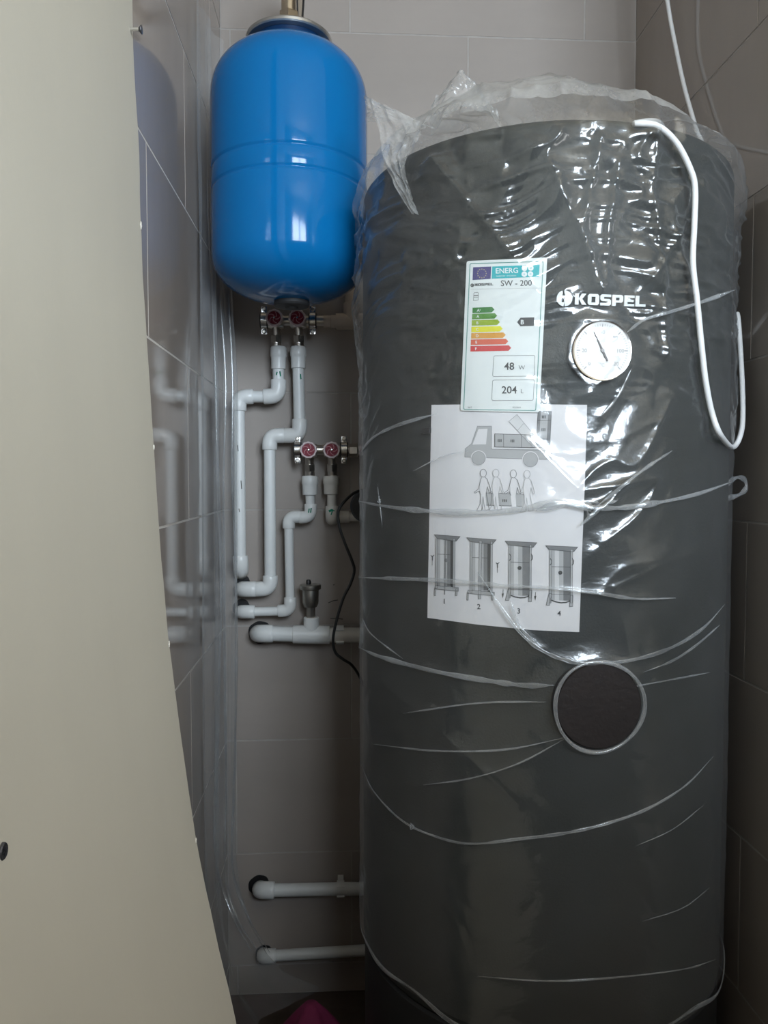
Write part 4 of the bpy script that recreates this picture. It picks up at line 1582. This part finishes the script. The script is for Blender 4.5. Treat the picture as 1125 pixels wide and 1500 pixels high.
def film_disp(U2, Z2):
    """how far the film stands off, from its wrinkles; U2 arc length, Z2 height"""
    up = np.clip((Z2 - 1.12) / 0.30, 0, 1)
    d = 0.0005 * vnoise(U2 * 9, Z2 * 7, 1)
    w1 = vnoise(U2 * 6, Z2 * 6, 11)
    # fine horizontal wrinkles where the film is pulled over the shoulder
    wx = U2 + 0.05 * (vnoise(U2 * 8, Z2 * 8, 21) - .5)
    wz = Z2 + 0.06 * (vnoise(U2 * 7, Z2 * 7, 22) - .5) + 0.10 * U2 * U2
    d = d + (0.0002 + 0.0068 * up * (0.25 + w1)) * ridged(wx * 9, wz * 38, 31, 3)
    d = d + (0.0001 + 0.0038 * up) * ridged(wx * 20, wz * 80, 32, 2)
    # long diagonal creases
    d = d + (0.0006 + 0.0036 * up) * ridged((wx * 0.8 + wz * 0.35) * 11, (wz * 0.8 - wx * 0.5) * 4, 33, 5)
    d = d + (0.0006 + 0.0032 * up) * ridged((wx * 0.7 - wz * 0.5) * 9, (wz * 0.7 + wx * 0.6) * 3.5, 34, 5)
    # crumple: flat facets meeting in sharp creases
    f1 = np.abs(2 * vnoise((wx * 0.9 + wz * 0.3) * 15, (wz - wx * 0.4) * 17, 36) - 1)
    f2 = np.abs(2 * vnoise((wx * 0.7 - wz * 0.6) * 24, (wz * 0.8 + wx * 0.6) * 28, 37) - 1)
    d = d + up * (0.0075 * f1 + 0.0036 * f2) + (1 - up) * 0.0013 * f2
    # crumpled patch to the right of the dial and paper
    pu, pz = cyl_uv(930, 700)
    k = np.exp(-(((U2 - pu) / 0.085) ** 2 + ((Z2 - pz) / 0.17) ** 2))
    d = d + 0.006 * k * ridged((wx * .8 - wz * .7) * 20, (wz * .8 + wx * .6) * 11, 35, 3)
    return d


# big folds that run down from the shoulder
BIG = [([(640, 235), (690, 300), (740, 360), (790, 430)], 0.010, 0.007), ([(880, 200), (868, 260), (850, 340), (868, 420)], 0.012, 0.009), ([(820, 200), (800, 230), (830, 300), (862, 372), (880, 440)], 0.010, 0.008),
       ([(905, 240), (890, 330), (884, 420)], 0.009, 0.008), ([(960, 190), (955, 280), (968, 400), (975, 520)], 0.007, 0.007), ([(545, 215), (538, 300), (534, 420)], 0.010, 0.006),
       ([(1000, 330), (930, 440)], 0.006, 0.005), ([(720, 610), (700, 600)], 0.004, 0.003), ([(560, 1000), (610, 1040), (700, 1120), (760, 1180)], 0.006, 0.003), ([(900, 860), (960, 830), (1030, 800)], 0.007, 0.004),
       ([(770, 640), (850, 720), (960, 700)], 0.006, 0.004)]
FOLDS = [
    ([(525, 734), (560, 741), (620, 748), (700, 751), (760, 746), (815, 736), (850, 742), (905, 744), (960, 737), (1020, 724), (1072, 706)], 0.0032),
    ([(525, 846), (560, 847), (620, 849), (680, 853), (740, 858), (800, 861), (870, 868), (930, 877), (990, 876)], 0.0022),
    ([(525, 948), (560, 963), (640, 984), (720, 998), (770, 1004), (812, 1004)], 0.0028),
    ([(700, 838), (745, 905), (770, 935), (800, 956), (836, 969), (875, 972), (930, 966), (985, 948), (1030, 920), (1062, 885)], 0.0024),
    ([(528, 1118), (548, 1160), (590, 1203), (640, 1226), (690, 1236), (760, 1229), (830, 1220), (890, 1206), (950, 1184), (1005, 1150), (1045, 1108)], 0.0018),
    ([(527, 664), (548, 640), (585, 622), (640, 606)], 0.0020),
    ([(918, 487), (945, 468), (985, 456), (1035, 440), (1078, 424)], 0.0022),
    ([(790, 950), (760, 915), (748, 880)], 0.0018),
    ([(942, 985), (985, 968), (1020, 945), (1055, 915)], 0.0016),
    ([(870, 745), (940, 690), (985, 660)], 0.0016),
    ([(850, 770), (885, 740), (905, 733)], 0.0020),
    ([(530, 905), (545, 930), (590, 965)], 0.0012),
    ([(546, 1090), (640, 1100), (740, 1098), (830, 1080)], 0.0010),
    ([(620, 1150), (690, 1140), (760, 1118), (828, 1082)], 0.0010),
    ([(700, 1430), (800, 1437), (900, 1432), (1000, 1420), (1050, 1405)], 0.0012),
    ([(940, 1350), (1000, 1330), (1040, 1300)], 0.0008),
    ([(785, 748), (810, 741), (835, 737), (858, 741), (866, 750)], 0.0050),
    ([(560, 770), (556, 735), (553, 712)], 0.0010),
    ([(905, 1010), (960, 1000), (1040, 985)], 0.0009),
    ([(590, 1045), (700, 1030), (800, 1028)], 0.0010),
    ([(880, 610), (905, 580), (925, 540)], 0.0012),
    ([(690, 660), (650, 668), (605, 690)], 0.0006),
    ([(930, 1240), (985, 1215), (1030, 1180)], 0.0007),
]


def ridge_field(U2, Z2, lines):
    d = np.zeros_like(U2)
    for pts, w, hgt in lines:
        q = [cyl_uv(*p) for p in pts]
        best = np.full(U2.shape, 1e9)
        for (a0, b0), (a1, b1) in zip(q, q[1:]):
            du, dz = a1 - a0, b1 - b0
            L2 = du * du + dz * dz + 1e-12
            t = np.clip(((U2 - a0) * du + (Z2 - b0) * dz) / L2, 0, 1)
            best = np.minimum(best, (U2 - a0 - t * du) ** 2 + (Z2 - b0 - t * dz) ** 2)
        d += hgt * np.exp(-np.sqrt(best) / w)
    return d


def wheel_swell(U2, Z2):
    """film stretched over the dial and the port cover"""
    d = np.zeros_like(U2)
    for (px, py), r, hgt in (((877, 516), TH, 0.0105), ((872, 1030), PR, 0.0095)):
        u, z = cyl_uv(px, py)
        q = np.sqrt((U2 - u) ** 2 + (Z2 - z) ** 2)
        d = np.maximum(d, hgt * np.clip(1 - (q - r * 1.04) / 0.028, 0, 1) ** 1.6)
    return d


UU, ZZ = np.meshgrid(U, zside)
disp = film_disp(UU, ZZ) + ridge_field(UU, ZZ, BIG) + ridge_field(UU, ZZ, [(f, 0.006, 0.0022) for f, _ in FOLDS])
swell = wheel_swell(UU, ZZ)
tot = np.maximum(0.0050 + disp - 0.0042 * np.clip((ZZ - 1.12) / 0.30, 0, 1), 0.0045) * (1 - swell / 0.0105 * 0.7) + swell * 1.0
hemz = ZZ + np.clip((Z0 + 0.05 - ZZ) / 0.05, 0, 1) * 0.02 * (vnoise(UU * 7, ZZ * 0 + 0.5, 41) - 0.5)
rr = TR + tot
side_P = np.stack([TX + rr * np.sin(TH_)[None, :], TY - rr * np.cos(TH_)[None, :], hemz], -1)
# over the shoulder and across the top, left puffed up
s = np.linspace(0, 1, ntop + 1)[1:]
TT, SS = np.meshgrid(TH_, s)
r_edge = tot[-1][None, :]
R0 = TR + 0.006
rad = R0 * np.where(SS < 0.25, 1 - 0.5 * (SS / 0.25) ** 2 * 0.16, 0.92 - (SS - 0.25) / 0.75 * 0.92)
puff_dir = np.clip((np.cos(TT + 0.85) + 0.25) / 1.05, 0, 1)     # fullest at the front left
hgt = 0.004 + 0.076 * puff_dir ** 1.2
zt_ = ZS + np.where(SS < 0.25, np.sqrt(np.clip(1 - (1 - SS / 0.25) ** 2, 0, 1)) * 0.034, 0.034) + hgt * np.clip((SS - 0.1) / 0.35, 0, 1) ** 1.2 * np.clip((1.25 - SS) / 0.6, 0.25, 1)
X_, Y_ = rad * np.sin(TT), -rad * np.cos(TT)
fade = np.clip(SS / 0.3, 0, 1)
crinkle = fade * (0.014 * ridged(X_ * 13, Y_ * 13, 51, 2) + 0.006 * ridged(X_ * 34, Y_ * 34, 52, 2) - 0.008)
keep = np.exp(-SS / 0.10)
rad2 = rad + (tot[-1] - 0.006)[None, :] * keep + (0.006 * (ridged(TT * 9, SS * 5, 53, 2) - .4)) * np.exp(-((SS - 0.2) / 0.15) ** 2)
top_P = np.stack([TX + rad2 * np.sin(TT), TY - rad2 * np.cos(TT), zt_ + crinkle], -1)
close = lambda A: np.concatenate([A, A[:, :1]], 1)
allP = close(np.concatenate([side_P, top_P[:10]], 0))
wrap = thing('plastic_wrap', 'clear wrinkled plastic film bagged over the tall grey tank', 'plastic film', (TX, TY, 0.45))
link('film_sheet', grid_mesh('film_sheet', allP), M_FILM, wrap)
link('film_top', grid_mesh('film_top', close(top_P[9:])), M_TOP, wrap)
FC = front[0], front[-1]


def film_r(px, py):
    u, z = cyl_uv(px, py)
    a = np.array([[u]])
    b = np.array([[z]])
    dd = film_disp(a, b) + ridge_field(a, b, BIG) + 0.0022
    sw = wheel_swell(a, b)
    return float((np.maximum(0.0050 + dd - 0.0042 * np.clip((b - 1.12) / 0.30, 0, 1), 0.0045) * (1 - sw / 0.0105 * 0.7) + sw)[0, 0])


for i, (pts, w) in enumerate(FOLDS):
    dense = catmull([Vector((x, y, 0)) for x, y in pts], 10)
    P3d = [tank_pt(q.x, q.y, film_r(q.x, q.y) + 0.0006) for q in dense]
    k = len(P3d)
    rs = []
    for j in range(k):
        e = min(1.0, 6.0 * j / k + 0.12, 6.0 * (k - 1 - j) / k + 0.12)
        nz = float(vnoise(np.array([j * 0.33]), np.array([i * 3.1]), 61)[0])
        rs.append(w * 0.8 * e * (0.55 + 0.9 * nz))
    bm = NB()
    tube(bm, P3d, [q * 1.3 for q in rs], 10, caps=True, flat=0.45)
    obj('film_fold', bm, M_FOLD, wrap, smooth=True, sharp=0)
# a loop of loose film standing off the right side
bm = NB()
q = catmull([at(1062, 712, 1.10), at(1078, 700, 1.11), at(1090, 702, 1.115), at(1093, 714, 1.115), at(1084, 724, 1.11), at(1066, 730, 1.10)], 6)
tube(bm, q, [0.0034 + 0.001 * math.sin(j * 0.7) for j in range(len(q))], 8, flat=0.6)
obj('film_loop', bm, M_FOLD, wrap, smooth=True, sharp=0)
# the hem of the bag
zh = Z0 + 0.004
bm = NB()
hp, hr = [], []
for j in range(121):
    a = -1.7 + 3.4 * j / 120
    q = TR + 0.0075 + 0.002 * math.sin(9 * a)
    hp.append(Vector((TX + q * math.sin(a), TY - q * math.cos(a), zh + 0.006 * math.sin(5 * a + 1) + 0.004 * math.sin(13 * a))))
    hr.append(0.0035 * (0.6 + 0.5 * math.sin(7 * a) ** 2) * min(1, 8 * j / 120 + .1, 8 * (120 - j) / 120 + .1))
tube(bm, hp, hr, 8, flat=0.35)
obj('film_hem', bm, M_FOLD, wrap, smooth=True, sharp=0)
# gathered ring of film round the port cover
for (cp, nn_, rad_, hh, th) in ((pp_, pn, PR * 1.07, 0.0155, 0.0026),):
    sd = Vector((0, 0, 1)).cross(nn_).normalized()
    bm = NB()
    pts = []
    for j in range(73):
        a = 2 * math.pi * j / 72
        k = 1 + 0.02 * math.sin(3 * a + 1)
        pts.append(cp + nn_ * hh + sd * (rad_ * k * math.cos(a)) + Vector((0, 0, 1)) * (rad_ * k * math.sin(a)))
    tube(bm, pts, [th * (0.75 + 0.35 * math.sin(2 * 2 * math.pi * j / 72 + 2) ** 2) for j in range(73)], 8, caps=False)
    obj('film_ring', bm, M_FOLD, wrap, smooth=True, sharp=0)


def crumple(name, corners, rows, cols, amp, seed, m, parent, curl=0.0):
    """a scrap of film: grid between four corner lines with crumpled relief along its normal"""
    A, B = corners
    A, B = catmull(A, 10), catmull(B, 10)

    def samp(L, t):
        f = t * (len(L) - 1)
        i = min(int(f), len(L) - 2)
        return L[i].lerp(L[i + 1], f - i)
    Pm = np.zeros((rows, cols, 3))
    for i in range(rows):
        v = i / (rows - 1)
        a, b = samp(A, v), samp(B, v)
        for j in range(cols):
            u = j / (cols - 1)
            Pm[i, j] = a.lerp(b, u)
    uu, vv = np.meshgrid(np.linspace(0, 1, cols), np.linspace(0, 1, rows))
    rel = amp * (ridged(uu * 4 + vv * 2, vv * 5 - uu, seed, 2) - 0.4) + amp * 0.5 * (ridged(uu * 9 - vv * 4, vv * 11, seed + 1, 2) - .4) + curl * np.sin(np.pi * uu)
    nrm = np.cross(Pm[-1, 0] - Pm[0, 0], Pm[0, -1] - Pm[0, 0])
    nrm2 = np.cross(Pm[rows // 2, -1] - Pm[rows // 2, 0], Pm[-1, cols // 2] - Pm[0, cols // 2])
    nrm = nrm2 / (np.linalg.norm(nrm2) + 1e-9)
    if nrm[1] > 0:
        nrm = -nrm
    Pm = Pm + rel[..., None] * nrm
    return link(name, grid_mesh(name, Pm), m, parent)


# loose flap of the bag at the left shoulder, hanging to a point
A = [at(533, 140, 1.12), at(556, 190, 1.09), at(562, 235, 1.07), at(580, 275, 1.055), at(603, 314, 1.045)]
B = [at(625, 182, 1.06), at(612, 205, 1.055), at(592, 240, 1.05), at(602, 280, 1.045), at(612, 313, 1.04)]
crumple('film_flap', (A, B), 60, 40, 0.006, 71, M_TUFT, wrap)
# crumpled tuft standing on the top
A = [at(632, 194, 1.10), at(629, 168, 1.11), at(636, 148, 1.12), at(650, 137, 1.13)]
B = [at(735, 186, 1.08), at(728, 168, 1.10), at(714, 150, 1.11), at(694, 139, 1.13)]
crumple('film_tuft', (A, B), 50, 50, 0.010, 81, M_TUFT, wrap, curl=0.03)
A = [at(536, 178, 1.14), at(538, 160, 1.14), at(534, 142, 1.15)]
B = [at(640, 190, 1.10), at(600, 172, 1.11), at(545, 150, 1.14)]
crumple('film_tuft', (A, B), 40, 50, 0.007, 91, M_TUFT, wrap, curl=0.01)
# small torn holes, their rims gathered white
for px, py, r in ((555, 734, 0.0022), (603, 1211, 0.0030), (865, 744, 0.0065)):
    p = tank_pt(px, py, film_r(px, py) + 0.002)
    n2 = normal_at(p)
    bm = NB()
    lathe(bm, [(r * 1.5, -0.001), (r * 1.25, 0.0008), (r, 0.0003), (r * 0.9, -0.002)], p, n2, 18, ripple=lambda a, q: 1 + 0.22 * math.sin(3 * a + px) + 0.12 * math.sin(5 * a))
    o = obj('torn_rim', bm, M_FOLD, wrap, smooth=True)

# ------------------------------------------------------------------ white cable over the tank
CF = 0.016
pts = [Vector((0.585, 1.44, CEIL - 0.0005)), Vector((0.588, 1.445, CEIL - 0.12)), at(972, -60, 1.44), at(979, 10, 1.43), at(990, 70, 1.41), at(1003, 130, 1.37), at(1020, 190, 1.32)]
pts += [at(1026, 212, 1.29), Vector((0.50, 1.17, ZTOP + 0.046)), Vector((0.44, 1.06, ZTOP + 0.042))]
pts += [tank_pt(930, 181, 0.004), tank_pt(962, 184, CF), tank_pt(990, 208, CF), tank_pt(1010, 245, CF), tank_pt(1018, 275, CF), tank_pt(1017, 330, CF), tank_pt(1015, 385, CF), tank_pt(1021, 440, CF),
        tank_pt(1028, 510, CF), tank_pt(1034, 560, CF), tank_pt(1043, 605, CF), tank_pt(1056, 638, CF + 0.004), at(1074, 655, 1.08), at(1086, 632, 1.10), at(1088, 590, 1.12), at(1085, 520, 1.145), at(1080, 460, 1.16), Vector((0.622, 1.20, 1.36)), Vector((0.624, 1.26, 1.40)), Vector((0.60, 1.38, 1.44)), Vector((0.55, 1.47, 1.47))]
bm = NB()
tube(bm, catmull(pts, 8), 0.0037, 12)
tag(obj('white_cable', bm, M_CABLE, None, smooth=True), 'white electric cable looped over the top and right side of the wrapped tank', 'cable')

# ------------------------------------------------------------------ clear sheet hanging along the left wall
RE = [(318, 60), (322, 300), (333, 430), (343, 560), (343, 700), (345, 850), (343, 1000), (342, 1150), (342, 1250), (349, 1300), (366, 1350), (392, 1395), (420, 1425), (470, 1446)]
RY = [1.50, 1.50, 1.50, 1.50, 1.50, 1.50, 1.49, 1.48, 1.46, 1.45, 1.43, 1.42, 1.42, 1.44]
rp = [at(x, y, Y) for (x, y), Y in zip(RE, RY)]
rz = np.array([p.z for p in rp])[::-1]
rx = np.array([p.x for p in rp])[::-1]
ry = np.array(RY)[::-1]
zs = np.concatenate([np.linspace(rz[0], 0.5, 90), np.linspace(0.5, rz[-1], 160)[1:]])
us = np.linspace(0, 1, 140)
UZ, ZZ2 = np.meshgrid(us, zs)
xr, yr = np.interp(ZZ2, rz, rx), np.interp(ZZ2, rz, ry)
low = np.clip((0.45 - ZZ2) / 0.45, 0, 1)
x_l = XL + 0.006 + 0.02 * low
y_l = 1.34 - 0.14 * low
ph = 0.8 * vnoise(ZZ2 * 2.2, ZZ2 * 0 + 3.3, 101) + 0.25 * np.sin(ZZ2 * 3.0)
e = UZ ** 1.6
X3 = x_l * (1 - e) + xr * e
Y3 = y_l * (1 - UZ) + yr * UZ
amp = 0.0035 + 0.0055 * UZ
foldw = np.sin(UZ * 2 * math.pi * 2.3 + ph * 2.5) + 0.45 * np.sin(UZ * 2 * math.pi * 5 + ph * 4 + 1)
X3 = np.maximum(X3 + amp * foldw + 0.003 * (vnoise(UZ * 9, ZZ2 * 8, 102) - .5), XL + 0.002)
Z3 = np.maximum(ZZ2 - 0.0 * UZ, 0.008)
Z3 = np.where(ZZ2 < 0.2, np.maximum(ZZ2 - (1 - UZ) * 0.12 * (1 - ZZ2 / 0.2), 0.008 + 0.004 * vnoise(UZ * 12, ZZ2 * 20, 103)), Z3)
hs = link('plastic_sheet', grid_mesh('plastic_sheet', np.stack([X3, Y3, Z3], -1)), M_SHEET)
for name, dx, w, k0 in (('sheet_edge', 0.0, 0.0052, 2), ('sheet_fold', -14.0, 0.0045, 2), ('sheet_fold', -24.0, 0.0060, 2)):
    bm = NB()
    q = [at(x + dx + 3 * math.sin(i * 1.3 + dx), y, Y - 0.012 + 0.0016 * dx) for i, ((x, y), Y) in enumerate(zip(RE, RY))][k0:-2]
    for v in q:
        v.x = max(v.x, XL + 0.012)
    q = catmull(q, 10)
    kk = len(q)
    tube(bm, q, [w * (0.55 + 0.9 * float(vnoise(np.array([j * 0.11]), np.array([dx]), 105)[0])) * min(1, 10 * j / kk + .1, 6 * (kk - 1 - j) / kk + .1) for j in range(kk)], 10, flat=0.45)
    obj(name, bm, M_SHEETF, hs, smooth=True, sharp=0)
tag(hs, 'clear plastic sheet hanging in folds along the left tiled wall', 'plastic sheet')

# ------------------------------------------------------------------ magenta cloth on the floor
tip = at(455, 1481, 1.30)
bm = NB()
rings = []
n = 72
for i in range(14):
    f = i / 13
    ring = []
    for j in range(n):
        a = 2 * math.pi * j / n
        spread = 0.012 + 0.15 * f ** 0.9 * (1 + 0.16 * math.sin(3 * a + 0.6) + 0.10 * math.sin(7 * a + 2 + f * 2) * f)
        z = tip.z * (1 - f) ** 1.15 + 0.010 * math.sin(5 * a + 4 * f) * f * (1 - f) * 4
        z = max(z, 0.004)
        ring.append(bm.verts.new((tip.x + spread * math.cos(a) * 0.95, tip.y + 0.02 + spread * math.sin(a) * 0.8, z)))
    rings.append(ring)
for a, b in zip(rings, rings[1:]):
    for j in range(n):
        bm.faces.new((a[j], a[(j + 1) % n], b[(j + 1) % n], b[j]))
bm.faces.new(rings[0])
cl = obj('cloth', bm, M_PINK, None, smooth=True, sharp=0)
tag(cl, 'crumpled magenta cloth heaped on the floor at the foot of the back wall', 'cloth')
